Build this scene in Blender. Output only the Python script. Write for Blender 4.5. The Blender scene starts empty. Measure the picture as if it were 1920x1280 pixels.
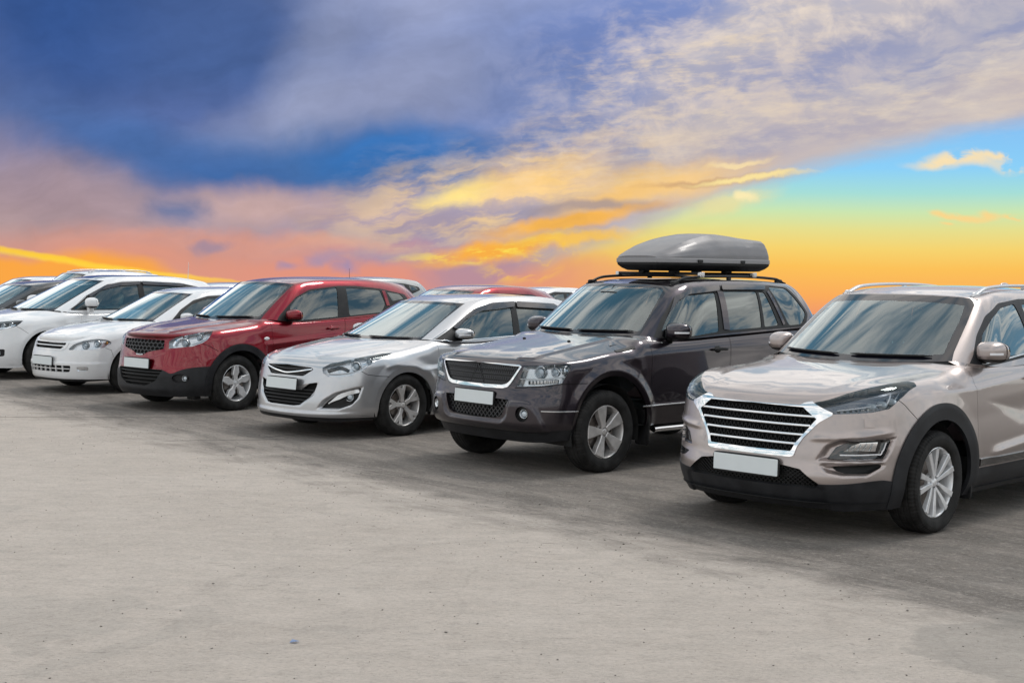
import bpy, bmesh, math, random
import numpy as np
from mathutils import Vector, Matrix
from mathutils.bvhtree import BVHTree
from mathutils.geometry import tessellate_polygon

sc = bpy.context.scene
# ------------------------------------------------------------------ camera
FPX, PITCH, ROLL, CAMH = 2560.0, math.atan((640-508)/2560.0), 0.0124, 1.743
cam_d = bpy.data.cameras.new('camera'); cam = bpy.data.objects.new('camera', cam_d)
sc.collection.objects.link(cam); sc.camera = cam
cam_d.sensor_width = 36.0; cam_d.lens = 36.0*FPX/1920.0
cam_d.clip_start = 0.1; cam_d.clip_end = 4000
fwd = Vector((0, math.cos(PITCH), -math.sin(PITCH)))
up0 = Vector((0, math.sin(PITCH), math.cos(PITCH))); rt0 = Vector((1, 0, 0))
rt = rt0*math.cos(ROLL)+up0*math.sin(ROLL); up = -rt0*math.sin(ROLL)+up0*math.cos(ROLL)
M = Matrix((rt, up, -fwd)).transposed().to_4x4(); M.translation = (0, 0, CAMH)
cam.matrix_world = M
sc.render.resolution_x = 1024; sc.render.resolution_y = 682
# ------------------------------------------------------------------ numeric helpers
def A(x): return np.array(x, float)
def pchip(xs, ys, xq):
    xs = A(xs); ys = A(ys); xq = np.asarray(xq, float)
    if xs[0] > xs[-1]: xs = xs[::-1]; ys = ys[::-1]
    h = np.diff(xs); d = np.diff(ys)/h
    m = np.zeros(len(xs)); m[0] = d[0]; m[-1] = d[-1]
    for i in range(1, len(xs)-1):
        if d[i-1]*d[i] > 0:
            w1 = 2*h[i]+h[i-1]; w2 = h[i]+2*h[i-1]
            m[i] = (w1+w2)/(w1/d[i-1]+w2/d[i])
    q = np.clip(xq, xs[0], xs[-1]); k = np.clip(np.searchsorted(xs, q, 'right')-1, 0, len(h)-1)
    t = (q-xs[k])/h[k]
    return ((2*t**3-3*t**2+1)*ys[k]+(t**3-2*t**2+t)*h[k]*m[k]+(-2*t**3+3*t**2)*ys[k+1]+(t**3-t**2)*h[k]*m[k+1])
def hermite(P, s, q, sym0=False, sym1=False):
    # C1 curve through rows of P at parameters s; sym: mirrored tangent (y odd) at that end
    P = A(P); h = np.diff(s)[:, None]; d = np.diff(P, axis=0)/h
    m = np.zeros_like(P); m[1:-1] = (d[1:]*h[:-1]+d[:-1]*h[1:])/(h[1:]+h[:-1]); m[0] = d[0]; m[-1] = d[-1]
    if sym0: m[0] = 0; m[0, 1] = d[0, 1]
    if sym1: m[-1] = 0; m[-1, 1] = d[-1, 1]
    q = np.clip(q, s[0], s[-1]); k = np.clip(np.searchsorted(s, q, 'right')-1, 0, len(h)-1)
    t = ((q-s[k])/h[k, 0])[:, None]; H = h[k]
    return ((2*t**3-3*t**2+1)*P[k]+(t**3-2*t**2+t)*H*m[k]+(-2*t**3+3*t**2)*P[k+1]+(t**3-t**2)*H*m[k+1])
def smooth(x): x = np.clip(x, 0, 1); return x*x*(3-2*x)
def chord(P, k=3):
    P = A(P)[:, :k]; return np.concatenate([[0], np.cumsum(np.linalg.norm(np.diff(P, axis=0), axis=1)**.8)])
def polycurve(P, n, closed=False):
    """smooth curve through 2D/3D points"""
    P = A(P)
    if closed: P = np.vstack([P[-2:], P, P[:3]])
    s = np.concatenate([[0], np.cumsum(np.linalg.norm(np.diff(P, axis=0), axis=1)**.6)])
    if closed: return hermite(P, s, np.linspace(s[2], s[-3], n, endpoint=False))
    return hermite(P, s, np.linspace(0, s[-1], n))
def roundpoly(P, r=0.03, n=4):
    P = A(P); out = []; N = len(P)
    for i in range(N):
        a, b, c = P[i-1], P[i], P[(i+1) % N]
        u = a-b; v = c-b; lu = np.linalg.norm(u); lv = np.linalg.norm(v)
        rr = min(r, lu*.45, lv*.45); p0 = b+u/lu*rr; p1 = b+v/lv*rr
        for k in range(n+1):
            t = k/n; out.append((1-t)**2*p0+2*t*(1-t)*b+t*t*p1)
    return A(out)
def sdf(Q, P):
    """signed distance of points Q to closed polygon P (negative inside)"""
    P = A(P); d = np.full(len(Q), 1e9); ins = np.zeros(len(Q), bool)
    for i in range(len(P)):
        a = P[i-1]; b = P[i]; e = b-a; w = Q-a; L = e@e
        if L < 1e-12: continue
        t = np.clip((w@e)/L, 0, 1); dd = w-t[:, None]*e; d = np.minimum(d, np.sum(dd*dd, 1))
        c = (a[1] > Q[:, 1]) != (b[1] > Q[:, 1])
        with np.errstate(divide='ignore', invalid='ignore'):
            xi = (b[0]-a[0])*(Q[:, 1]-a[1])/(b[1]-a[1])+a[0]
        ins ^= c & (Q[:, 0] < xi)
    d = np.sqrt(d); return np.where(ins, -d, d)
def pdist(Q, P):
    """distance to open polyline, signed side (left positive), end fade parameter"""
    P = A(P); best = np.full(len(Q), 1e9); sg = np.zeros(len(Q)); tt = np.zeros(len(Q)); n = len(P)-1
    for i in range(n):
        a = P[i]; b = P[i+1]; e = b-a; w = Q-a; L = e@e; t = np.clip((w@e)/L, 0, 1)
        dd = w-t[:, None]*e; d = np.sqrt(np.sum(dd*dd, 1)); cr = e[0]*w[:, 1]-e[1]*w[:, 0]
        m = d < best; best = np.where(m, d, best); sg = np.where(m, np.sign(cr), sg); tt = np.where(m, (i+t)/n, tt)
    return best, sg, tt

# ------------------------------------------------------------------ surface class
def projected(V, proj, side=1):
    x, y, z = V[:, 0], V[:, 1]*side, V[:, 2]
    if proj == 'side': return np.stack([x, z], 1)
    if proj == 'front': return np.stack([y, z], 1)
    if proj == 'top': return np.stack([x, y], 1)
    a = math.radians(proj); return np.stack([y*math.cos(a)-x*math.sin(a), z], 1)
def pdir(proj, side=1):
    if proj == 'side': return A([0, side, 0])
    if proj == 'front': return A([1, 0, 0])
    if proj == 'top': return A([0, 0, 1])
    a = math.radians(proj); return A([math.cos(a), side*math.sin(a), 0])
class Surf:
    def __init__(s, V, F, N=None):
        s.V = A(V); s.F = np.asarray(F, int).reshape(-1, 3); s.N = N if N is not None else None
        if N is None: s.normals()
    def normals(s):
        a, b, c = s.V[s.F[:, 0]], s.V[s.F[:, 1]], s.V[s.F[:, 2]]
        fn = np.cross(b-a, c-a); N = np.zeros_like(s.V)
        for k in range(3): np.add.at(N, s.F[:, k], fn)
        L = np.linalg.norm(N, axis=1, keepdims=True); L[L == 0] = 1; s.N = N/L
    def copy(s): return Surf(s.V.copy(), s.F.copy(), s.N.copy())
    def split(s, val, mask=None):
        """returns (inside val<0, rest). val per vertex, mask per face: faces outside the mask go to the rest"""
        val = np.where(np.abs(val) < 2e-4, 2e-4, val)
        F = s.F; m = np.ones(len(F), bool) if mask is None else mask
        neg = val[F] < 0; c = neg.sum(1)
        fin = F[(c == 3) & m]; fout = F[(c == 0) | ~m]
        X = F[(c > 0) & (c < 3) & m]; n0 = len(s.V)
        if len(X) == 0: return Surf(s.V, fin, s.N), Surf(s.V, fout, s.N)
        ng = val[X] < 0; one = ng.sum(1) == 1
        lone = np.where(one[:, None], ng, ~ng).argmax(1); r = np.arange(len(X))
        a = X[r, lone]; b = X[r, (lone+1) % 3]; d = X[r, (lone+2) % 3]
        e = np.concatenate([np.stack([a, b], 1), np.stack([a, d], 1)]); es = np.sort(e, 1)
        ue, inv = np.unique(es, axis=0, return_inverse=True); inv = inv.reshape(-1)
        v0, v1 = val[ue[:, 0]], val[ue[:, 1]]; t = (v0/(v0-v1))[:, None]
        NV = s.V[ue[:, 0]]*(1-t)+s.V[ue[:, 1]]*t; NN = s.N[ue[:, 0]]*(1-t)+s.N[ue[:, 1]]*t
        V = np.vstack([s.V, NV]); N = np.vstack([s.N, NN/np.linalg.norm(NN, axis=1, keepdims=True).clip(1e-9)])
        p = n0+inv[:len(X)]; q = n0+inv[len(X):]
        tip = np.stack([a, p, q], 1); q1 = np.stack([p, b, d], 1); q2 = np.stack([p, d, q], 1)
        fi = np.vstack([fin, tip[one], q1[~one], q2[~one]]); fo = np.vstack([fout, tip[~one], q1[one], q2[one]])
        return Surf(V, fi, N), Surf(V, fo, N)
    def fmask(s, proj, side=1, thr=0.05):
        c = s.V[s.F].mean(1); n = s.N[s.F].mean(1); m = n@pdir(proj, side) > thr
        if proj not in ('front', 'top'): m &= c[:, 1]*side > 0
        return m
    def poly(s, P, proj, side=1, grow=0., thr=0.05):
        return s.split(sdf(projected(s.V, proj, side), P)-grow, s.fmask(proj, side, thr))
    def line(s, P, proj, side=1, w=.004, thr=0.05):
        d, _, _ = pdist(projected(s.V, proj, side), P); return s.split(d-w, s.fmask(proj, side, thr))
    def compact(s):
        u, inv = np.unique(s.F.reshape(-1), return_inverse=True)
        return Surf(s.V[u], inv.reshape(-1, 3), s.N[u])
    def offset(s, d): return Surf(s.V+s.N*np.asarray(d).reshape(-1, 1) if np.ndim(d) else s.V+s.N*d, s.F, s.N)
    def sel(s, m): return Surf(s.V, s.F[m], s.N)
    def bside(s, side):
        c = s.V[s.F].mean(1)[:, 1]*side > 0; return s.sel(c)
    def boundary(s):
        e = np.vstack([s.F[:, [0, 1]], s.F[:, [1, 2]], s.F[:, [2, 0]]]); k = np.sort(e, 1)
        _, idx, cnt = np.unique(k, axis=0, return_index=True, return_counts=True)
        return e[idx[cnt == 1]]
    def rim(s, depth, flare=0.):
        """wall running from the open boundary inwards along -N"""
        s = s.compact(); e = s.boundary()
        if len(e) == 0: return s
        a, b = e[:, 0], e[:, 1]; Va, Vb = s.V[a], s.V[b]; na, nb = s.N[a], s.N[b]
        wa, wb = Va-na*depth, Vb-nb*depth
        fn = np.cross(Vb-Va, -(na+nb)); fn /= np.linalg.norm(fn, axis=1, keepdims=True).clip(1e-9); fn = -fn
        n = len(s.V); k = np.arange(len(e)); V = np.vstack([s.V, Va, Vb, wb, wa]); N = np.vstack([s.N, fn, fn, fn, fn]); m = len(e)
        F1 = np.stack([n+k+m, n+k, n+k+3*m], 1); F2 = np.stack([n+k+m, n+k+3*m, n+k+2*m], 1)
        return Surf(V, np.vstack([s.F, F1, F2]), N)
def join(*S):
    S = [x.compact() for x in S if len(x.F)]; V = []; F = []; N = []; o = 0
    if not S: return Surf(np.zeros((0, 3)), np.zeros((0, 3), int), np.zeros((0, 3)))
    for x in S: V.append(x.V); N.append(x.N); F.append(x.F+o); o += len(x.V)
    return Surf(np.vstack(V), np.vstack(F), np.vstack(N))
def gridsurf(P, flip=False):
    P = A(P); a, b = P.shape[:2]; i = np.arange(a*b).reshape(a, b)
    p, q, r, t = i[:-1, :-1].ravel(), i[1:, :-1].ravel(), i[1:, 1:].ravel(), i[:-1, 1:].ravel()
    F = np.vstack([np.stack([p, q, r], 1), np.stack([p, r, t], 1)])
    if flip: F = F[:, ::-1]
    return Surf(P.reshape(-1, 3), F)

# ------------------------------------------------------------------ objects
COL = sc.collection
def link(o, parent=None):
    COL.objects.link(o)
    if parent is not None: o.parent = parent
    return o
def mk(name, S, mat, parent=None, rim=0., label=None):
    if rim: S = S.rim(rim)
    S = S.compact()
    if len(S.F) == 0: return None
    a, b, c = S.V[S.F[:, 0]], S.V[S.F[:, 1]], S.V[S.F[:, 2]]
    ar = np.linalg.norm(np.cross(b-a, c-a), axis=1); S = Surf(S.V, S.F[ar > 1e-10], S.N).compact()
    me = bpy.data.meshes.new(name)
    me.vertices.add(len(S.V)); me.vertices.foreach_set('co', S.V.astype('f').ravel())
    me.loops.add(len(S.F)*3); me.loops.foreach_set('vertex_index', S.F.astype('i').ravel())
    me.polygons.add(len(S.F)); me.polygons.foreach_set('loop_start', np.arange(0, len(S.F)*3, 3, dtype='i'))
    me.update(calc_edges=True)
    me.polygons.foreach_set('use_smooth', np.ones(len(S.F), bool))
    me.normals_split_custom_set_from_vertices(S.N.astype('f'))
    me.materials.append(mat); o = link(bpy.data.objects.new(name, me), parent)
    if label: o['label'] = label
    return o
def share(name, me, parent, mw=None, label=None):
    o = link(bpy.data.objects.new(name, me), parent)
    if mw is not None: o.matrix_local = mw
    if label: o['label'] = label
    return o
def thing(name, label, cat, loc=(0, 0, 0), rz=0, group=None):
    o = bpy.data.objects.new(name, None); COL.objects.link(o); o.location = loc; o.rotation_euler = (0, 0, rz)
    o.empty_display_size = .3; o['label'] = label; o['category'] = cat
    if group: o['group'] = group
    return o
def sweep(P, sec, closed=False, scale=None, upv=(0, 0, 1), caps=True):
    """sweep closed 2D section sec (k,2) along 3D path P"""
    P = A(P); sec = A(sec); n = len(P); k = len(sec)
    T = np.gradient(P, axis=0)
    if closed: T = np.roll(P, -1, 0)-np.roll(P, 1, 0)
    T /= np.linalg.norm(T, axis=1, keepdims=True)
    upv = A(upv); S_ = np.cross(T, np.broadcast_to(upv, T.shape)); S_ /= np.linalg.norm(S_, axis=1, keepdims=True).clip(1e-9); U = np.cross(S_, T)
    sc_ = np.ones((n, 2)) if scale is None else A(scale).reshape(n, -1)*np.ones((n, 2))
    G = P[:, None]+S_[:, None]*(sec[None, :, 0:1]*sc_[:, None, 0:1])+U[:, None]*(sec[None, :, 1:2]*sc_[:, None, 1:2])
    G = np.concatenate([G, G[:, :1]], 1)
    if closed: G = np.concatenate([G, G[:1]], 0)
    i = np.arange(n*0+G.shape[0]*G.shape[1]).reshape(G.shape[:2])
    # weld the seam by computing normals on a welded copy
    V = G.reshape(-1, 3); key = np.round(V, 6); _, inv = np.unique(key, axis=0, return_inverse=True); inv = inv.reshape(-1)
    p, q, r, t = i[:-1, :-1].ravel(), i[1:, :-1].ravel(), i[1:, 1:].ravel(), i[:-1, 1:].ravel()
    F = inv[np.vstack([np.stack([p, r, q], 1), np.stack([p, t, r], 1)])]
    Vw = np.zeros((inv.max()+1, 3)); Vw[inv] = V
    # orient outward using signed volume
    s = Surf(Vw, F)
    c = Vw.mean(0); vol = np.sum((Vw[F[:, 0]]-c)*np.cross(Vw[F[:, 1]]-c, Vw[F[:, 2]]-c))
    if vol < 0: s = Surf(Vw, F[:, ::-1])
    if caps and not closed:
        out = [s]
        for g, tdir in ((G[0, :-1], -T[0]), (G[-1, :-1], T[-1])):
            cc = g.mean(0); f = [[j, (j+1) % k, k] for j in range(k)]
            VV = np.vstack([g, cc]); nn = np.cross(VV[f[0][1]]-cc, VV[f[0][0]]-cc); f = A(f).astype(int)
            if nn@tdir > 0: f = f[:, ::-1]
            out.append(Surf(VV, f, np.tile(tdir, (len(VV), 1))))
        s = join(*out)
    return s
def circ(r, n=8, r2=None): a = np.arange(n)*2*math.pi/n; return np.stack([np.cos(a)*r, np.sin(a)*(r2 or r)], 1)
def rbox(w, h, r=.3, n=3):
    return roundpoly([(-w/2, -h/2), (w/2, -h/2), (w/2, h/2), (-w/2, h/2)], min(w, h)*r, n)
def tube(P, r, n=8, scale=None): return sweep(P, circ(r, n), scale=scale)
def supere(c, s, e1=1., e2=1., nu=16, nv=24, rot=None, warp=None):
    u = np.linspace(-math.pi/2, math.pi/2, nu); v = np.linspace(0, 2*math.pi, nv, endpoint=False)
    f = lambda w, e: np.sign(w)*np.abs(w)**e
    U, W = np.meshgrid(u[1:-1], v, indexing='ij')
    P = np.stack([f(np.cos(U), e1)*f(np.cos(W), e2), f(np.cos(U), e1)*f(np.sin(W), e2), f(np.sin(U), e1)], -1).reshape(-1, 3)
    P = np.vstack([P, [[0, 0, -1], [0, 0, 1]]]); m = nu-2; F = []
    idx = np.arange(m*nv).reshape(m, nv)
    for i in range(m-1):
        for j in range(nv):
            a, b, c_, d = idx[i, j], idx[i, (j+1) % nv], idx[i+1, (j+1) % nv], idx[i+1, j]; F += [[a, b, c_], [a, c_, d]]
    for j in range(nv): F += [[m*nv, idx[0, (j+1) % nv], idx[0, j]], [m*nv+1, idx[-1, j], idx[-1, (j+1) % nv]]]
    if warp is not None: P = warp(P)
    P = P*A(s)
    if rot is not None: P = P@np.array(Matrix.Rotation(rot[1], 3, rot[0]).transposed())
    return Surf(P+A(c), F)
def box(c, s, bev=.2, rot=None):
    return supere(c, A(s)/2, .22, .22, 12, 20, rot)
def flatbox(c, s, rot=None):
    """plain box with flat normals"""
    c = A(c); s = A(s)/2; V = []; F = []; N = []
    for ax in range(3):
        for sg in (-1, 1):
            n = np.zeros(3); n[ax] = sg; u = np.zeros(3); u[(ax+1) % 3] = 1; w = np.cross(n, u); o = len(V)
            for a, b in ((-1, -1), (1, -1), (1, 1), (-1, 1)): V.append((n+u*a+w*b)*s); N.append(n)
            F += [[o, o+1, o+2], [o, o+2, o+3]]
    V = A(V); N = A(N)
    if rot is not None:
        R = np.array(Matrix.Rotation(rot[1], 3, rot[0]).transposed()); V = V@R; N = N@R
    return Surf(V+c, F, N)
def revolve(prof, n=64, axis='y', c=(0, 0, 0), closed=True, crease=30):
    """prof rows (r, h): revolve about the y axis"""
    prof = A(prof); a = np.arange(n)*2*math.pi/n
    G = np.stack([np.cos(a)[:, None]*prof[None, :, 0], np.broadcast_to(prof[None, :, 1], (n, len(prof))), np.sin(a)[:, None]*prof[None, :, 0]], -1)
    if axis == 'x': G = G[..., [1, 0, 2]]*A([1, -1, 1])
    if axis == 'z': G = G[..., [0, 2, 1]]*A([1, -1, 1])
    G = G+A(c); k = len(prof); i = np.arange(n*k).reshape(n, k); j = np.roll(i, -1, 0)
    p, q, r, t = i[:, :-1].ravel(), j[:, :-1].ravel(), j[:, 1:].ravel(), i[:, 1:].ravel()
    F = np.vstack([np.stack([p, r, q], 1), np.stack([p, t, r], 1)])
    s = Surf(G.reshape(-1, 3), F); return s
def flip(s): return Surf(s.V, s.F[:, ::-1], -s.N)
def mirror(s): return Surf(s.V*A([1, -1, 1]), s.F[:, ::-1], s.N*A([1, -1, 1]))
def sharp(s, ang=35):
    """split normals at hard edges: every face keeps own normals where neighbours differ"""
    a, b, c = s.V[s.F[:, 0]], s.V[s.F[:, 1]], s.V[s.F[:, 2]]
    fa = np.cross(b-a, c-a); fn = fa/np.linalg.norm(fa, axis=1, keepdims=True).clip(1e-12)
    V = s.V[s.F].reshape(-1, 3); N = np.repeat(fn, 3, 0).copy(); cs = math.cos(math.radians(ang))
    order = np.argsort(s.F.reshape(-1), kind='stable'); fl = s.F.reshape(-1)[order]; bnd = np.flatnonzero(np.diff(fl))+1
    for grp in np.split(order, bnd):
        f = grp//3; g = fn[f]; w = (g@g.T) > cs; nn = w@fa[f]; N[grp] = nn/np.linalg.norm(nn, axis=1, keepdims=True).clip(1e-12)
    return Surf(V, np.arange(len(V)).reshape(-1, 3), N)
def extrude(P2, y0, y1, bev=.004, ytop=None, c=(0, 0), back=False):
    """polygon (x,z) raised from y0 to y1 (function of point allowed), bevelled top; outward +y"""
    P2 = A(P2); ar = np.sum(P2[:, 0]*np.roll(P2[:, 1], -1)-np.roll(P2[:, 0], -1)*P2[:, 1])
    if ar < 0: P2 = P2[::-1]
    n = len(P2); e = np.roll(P2, -1, 0)-np.roll(P2, 1, 0); nrm = np.stack([e[:, 1], -e[:, 0]], 1); nrm /= np.linalg.norm(nrm, axis=1, keepdims=True).clip(1e-9)
    yt = (lambda p: np.full(len(p), y1)) if ytop is None else ytop
    top = P2-nrm*bev; L = [(P2, np.full(n, y0)), (P2, yt(P2)-bev), (top, yt(top))]
    V = np.vstack([np.stack([p[:, 0], y, p[:, 1]], 1) for p, y in L]); F = []
    for k in range(2):
        for i in range(n):
            j = (i+1) % n; a, b, c_, d = k*n+i, k*n+j, (k+1)*n+j, (k+1)*n+i; F += [[a, c_, b], [a, d, c_]]
    tri = tessellate_polygon([[Vector((p[0], p[1], 0)) for p in top]])
    for t in tri:
        a, b, c_ = t; o = 2*n; u = top[b]-top[a]; w = top[c_]-top[a]
        F.append([o+a, o+c_, o+b] if u[0]*w[1]-u[1]*w[0] > 0 else [o+a, o+b, o+c_])
    return sharp(Surf(V, F), 25)
def place(s, R=None, t=(0, 0, 0)):
    if R is None: return Surf(s.V+A(t), s.F, s.N)
    R = np.array(R.to_3x3()) if isinstance(R, Matrix) else np.array(R)
    return Surf(s.V@R.T+A(t), s.F, s.N@R.T)
# ------------------------------------------------------------------ materials
def newmat(name):
    m = bpy.data.materials.new(name); m.use_nodes = True; nt = m.node_tree; nt.nodes.clear()
    out = nt.nodes.new('ShaderNodeOutputMaterial'); return m, nt, out
class NT:
    """small node helper"""
    def __init__(s, nt): s.nt = nt
    def n(s, t, ins=None, **kw):
        nd = s.nt.nodes.new(t)
        for k, v in kw.items(): setattr(nd, k, v)
        for k, v in (ins or {}).items(): s.set(nd.inputs[k], v)
        return nd
    def set(s, sock, v):
        if isinstance(v, bpy.types.NodeSocket): s.nt.links.new(v, sock)
        elif isinstance(v, bpy.types.Node): s.nt.links.new(v.outputs[0], sock)
        else: sock.default_value = v
    def math(s, op, a, b=0., c=0., clamp=False):
        nd = s.n('ShaderNodeMath', operation=op, use_clamp=clamp); s.set(nd.inputs[0], a); s.set(nd.inputs[1], b); s.set(nd.inputs[2], c); return nd.outputs[0]
    def vmath(s, op, a, b=(0, 0, 0)):
        nd = s.n('ShaderNodeVectorMath', operation=op); s.set(nd.inputs[0], a)
        if op == 'SCALE': s.set(nd.inputs['Scale'], b)
        else: s.set(nd.inputs[1], b)
        return nd.outputs[0]
    def noise(s, vec, scale, detail=4, rough=.55, dist=0., dim='3D', **kw):
        nd = s.n('ShaderNodeTexNoise', noise_dimensions=dim, **kw)
        if vec is not None: s.set(nd.inputs['Vector'], vec)
        s.set(nd.inputs['Scale'], scale); s.set(nd.inputs['Detail'], detail); s.set(nd.inputs['Roughness'], rough); s.set(nd.inputs['Distortion'], dist)
        return nd.outputs[0]
    def ss(s, x, a, b):
        """smoothstep a..b"""
        nd = s.n('ShaderNodeMapRange', interpolation_type='SMOOTHSTEP'); s.set(nd.inputs[0], x); s.set(nd.inputs[1], a); s.set(nd.inputs[2], b); s.set(nd.inputs[3], 0.); s.set(nd.inputs[4], 1.); return nd.outputs[0]
    def mix(s, f, a, b, blend='MIX'):
        nd = s.n('ShaderNodeMix', data_type='RGBA', blend_type=blend); s.set(nd.inputs[0], f)
        for k, v in ((6, a), (7, b)):
            if isinstance(v, tuple) and len(v) == 3: v = (*v, 1)
            s.set(nd.inputs[k], v)
        return nd.outputs[2]
    def ramp(s, f, stops, interp='LINEAR'):
        nd = s.n('ShaderNodeValToRGB'); s.set(nd.inputs[0], f); cr = nd.color_ramp; cr.interpolation = interp
        while len(cr.elements) < len(stops): cr.elements.new(.5)
        for e, (p, c) in zip(cr.elements, stops): e.position = p; e.color = (*c, 1) if len(c) == 3 else c
        return nd.outputs[0]
def srgb(*c):
    f = lambda v: (v/255/12.92) if v/255 <= .04045 else ((v/255+.055)/1.055)**2.4
    return tuple(f(v) for v in c)
def pbr(name, col, rough=.5, metal=0., coat=0., spec=.5, bump=None, colvar=None, **kw):
    m, nt, out = newmat(name); h = NT(nt)
    p = h.n('ShaderNodeBsdfPrincipled'); nt.links.new(p.outputs[0], out.inputs[0])
    p.inputs['Base Color'].default_value = (*col, 1); p.inputs['Roughness'].default_value = rough; p.inputs['Metallic'].default_value = metal
    p.inputs['Coat Weight'].default_value = coat; p.inputs['Coat Roughness'].default_value = .02; p.inputs['Specular IOR Level'].default_value = spec
    tc = h.n('ShaderNodeTexCoord').outputs['Object']
    if colvar:
        sc_, amt = colvar; f = h.noise(tc, sc_, 5, .6); f = h.ss(f, .3, .75)
        c2 = tuple(min(1, c*(1+amt)+.02*amt) for c in col); c1 = tuple(c*(1-amt*.6) for c in col)
        h.set(p.inputs['Base Color'], h.mix(f, c1, c2)); h.set(p.inputs['Roughness'], h.math('MULTIPLY_ADD', f, .12, max(0, rough-.05)))
    if bump:
        sc_, st = bump; b = h.n('ShaderNodeBump', {'Strength': st, 'Distance': .01, 'Height': h.noise(tc, sc_, 3)}); nt.links.new(b.outputs[0], p.inputs['Normal'])
    for k, v in kw.items(): p.inputs[k.replace('_', ' ')].default_value = v
    return m
def paint(name, col, metal=.55, rough=.38, dust=.10, flake=.45):
    m, nt, out = newmat(name); h = NT(nt); p = h.n('ShaderNodeBsdfPrincipled'); nt.links.new(p.outputs[0], out.inputs[0])
    tc = h.n('ShaderNodeTexCoord').outputs['Object']
    fl = h.noise(tc, 900, 1, .5); c = h.mix(h.ss(fl, .25, .8), tuple(x*(1-flake*.35) for x in col), tuple(min(1, x*(1+flake*.4)) for x in col))
    # road dust: light brown film that thickens towards the sills, broken by noise
    z = h.n('ShaderNodeSeparateXYZ', {0: tc}).outputs[2]
    lo = h.ss(z, .75, .15); bl = h.noise(tc, 3.5, 6, .65); sp = h.noise(h.vmath('MULTIPLY', tc, (30, 30, 14)), 1., 4, .7)
    d = h.math('MULTIPLY', h.math('MULTIPLY_ADD', lo, 2.2, .35), h.math('MULTIPLY', h.ss(bl, .3, .8), h.ss(sp, .3, .75)))
    d = h.math('MULTIPLY', d, dust, clamp=True)
    h.set(p.inputs['Base Color'], h.mix(d, c, (.21, .18, .15))); h.set(p.inputs['Roughness'], h.math('MULTIPLY_ADD', d, .5, rough))
    p.inputs['Metallic'].default_value = metal
    h.set(p.inputs['Coat Weight'], h.math('SUBTRACT', 1., h.math('MULTIPLY', d, 1.2, clamp=True), clamp=True)); h.set(p.inputs['Coat Roughness'], h.math('MULTIPLY_ADD', bl, .02, .0))
    orange = h.n('ShaderNodeBump', {'Strength': .006, 'Distance': .004, 'Height': h.noise(tc, 60, 2)}); nt.links.new(orange.outputs[0], p.inputs['Coat Normal'])
    return m
def glassmat(name, tint=(.62, .72, .70), ior=1.55, boost=1., rough=0.):
    m, nt, out = newmat(name); h = NT(nt)
    f = h.n('ShaderNodeFresnel', {'IOR': ior}).outputs[0]; f = h.math('MULTIPLY', f, boost, clamp=True)
    t = h.n('ShaderNodeBsdfTransparent', {'Color': (*tint, 1)}); g = h.n('ShaderNodeBsdfGlossy', {'Color': (.88, .98, 1, 1), 'Roughness': rough})
    mx = h.n('ShaderNodeMixShader', {0: f, 1: t.outputs[0], 2: g.outputs[0]}); nt.links.new(mx.outputs[0], out.inputs[0]); return m
MT = {}
MT['glass'] = glassmat('windscreen_glass', (.72, .84, .86), 1.6, 2.6)
MT['side_glass'] = glassmat('side_glass', (.58, .74, .74), 1.6, 2.4)
MT['dark_glass'] = glassmat('tinted_glass', (.05, .05, .055), 1.6, 2.2)
MT['lens'] = glassmat('lamp_lens', (.93, .95, .97), 1.45, 1.)
MT['black'] = pbr('black_plastic', (.010, .010, .011), .5, spec=.3, bump=(400, .12), colvar=(9, .35))
MT['trim'] = pbr('grey_black_cladding', (.012, .0125, .015), .5, spec=.3, bump=(500, .15), colvar=(7, .3))
MT['gloss'] = pbr('gloss_black', (.012, .012, .014), .08, coat=1.)
MT['gap'] = pbr('panel_gap', (.004, .004, .004), .9)
MT['frit'] = pbr('glass_border', (.008, .008, .013), .06, coat=.6, spec=.5)
MT['chrome'] = pbr('chrome', (.80, .81, .83), .06, 1.)
MT['satin'] = pbr('satin_metal', (.62, .62, .63), .28, 1.)
MT['alloy'] = pbr('alloy_wheel_paint', (.74, .74, .75), .34, .5, coat=.6, colvar=(12, .15))
MT['alloyd'] = pbr('grey_alloy_wheel_paint', (.62, .60, .59), .34, .5, coat=.6, colvar=(12, .2))
MT['reflector'] = pbr('lamp_reflector', (.85, .86, .88), .10, 1.)
MT['lampdark'] = pbr('lamp_bezel', (.03, .03, .035), .2, .4)
MT['rubber'] = pbr('tyre_rubber', (.012, .0113, .011), .75, spec=.25, bump=(160, .2), colvar=(11, .55))
MT['disc'] = pbr('brake_disc', (.25, .22, .20), .45, .9, colvar=(20, .3))
MT['under'] = pbr('underbody', (.012, .012, .012), .85)
MT['plate'] = pbr('plate_face', srgb(214, 220, 222), .45, colvar=(6, .03))
MT['seat'] = pbr('seat_fabric', (.16, .10, .105), .85, bump=(300, .2))
MT['seat_light'] = pbr('seat_fabric_light', (.35, .33, .30), .85, bump=(300, .2))
MT['dash'] = pbr('dashboard_plastic', (.05, .055, .06), .6)
MT['amber'] = pbr('amber_lens', (.75, .33, .05), .15, coat=1.)
MT['white_led'] = pbr('side_repeater', (.82, .82, .85), .12, coat=1.)
MT['foil'] = pbr('mirror_glass', (.75, .8, .82), .02, 1.)
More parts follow.
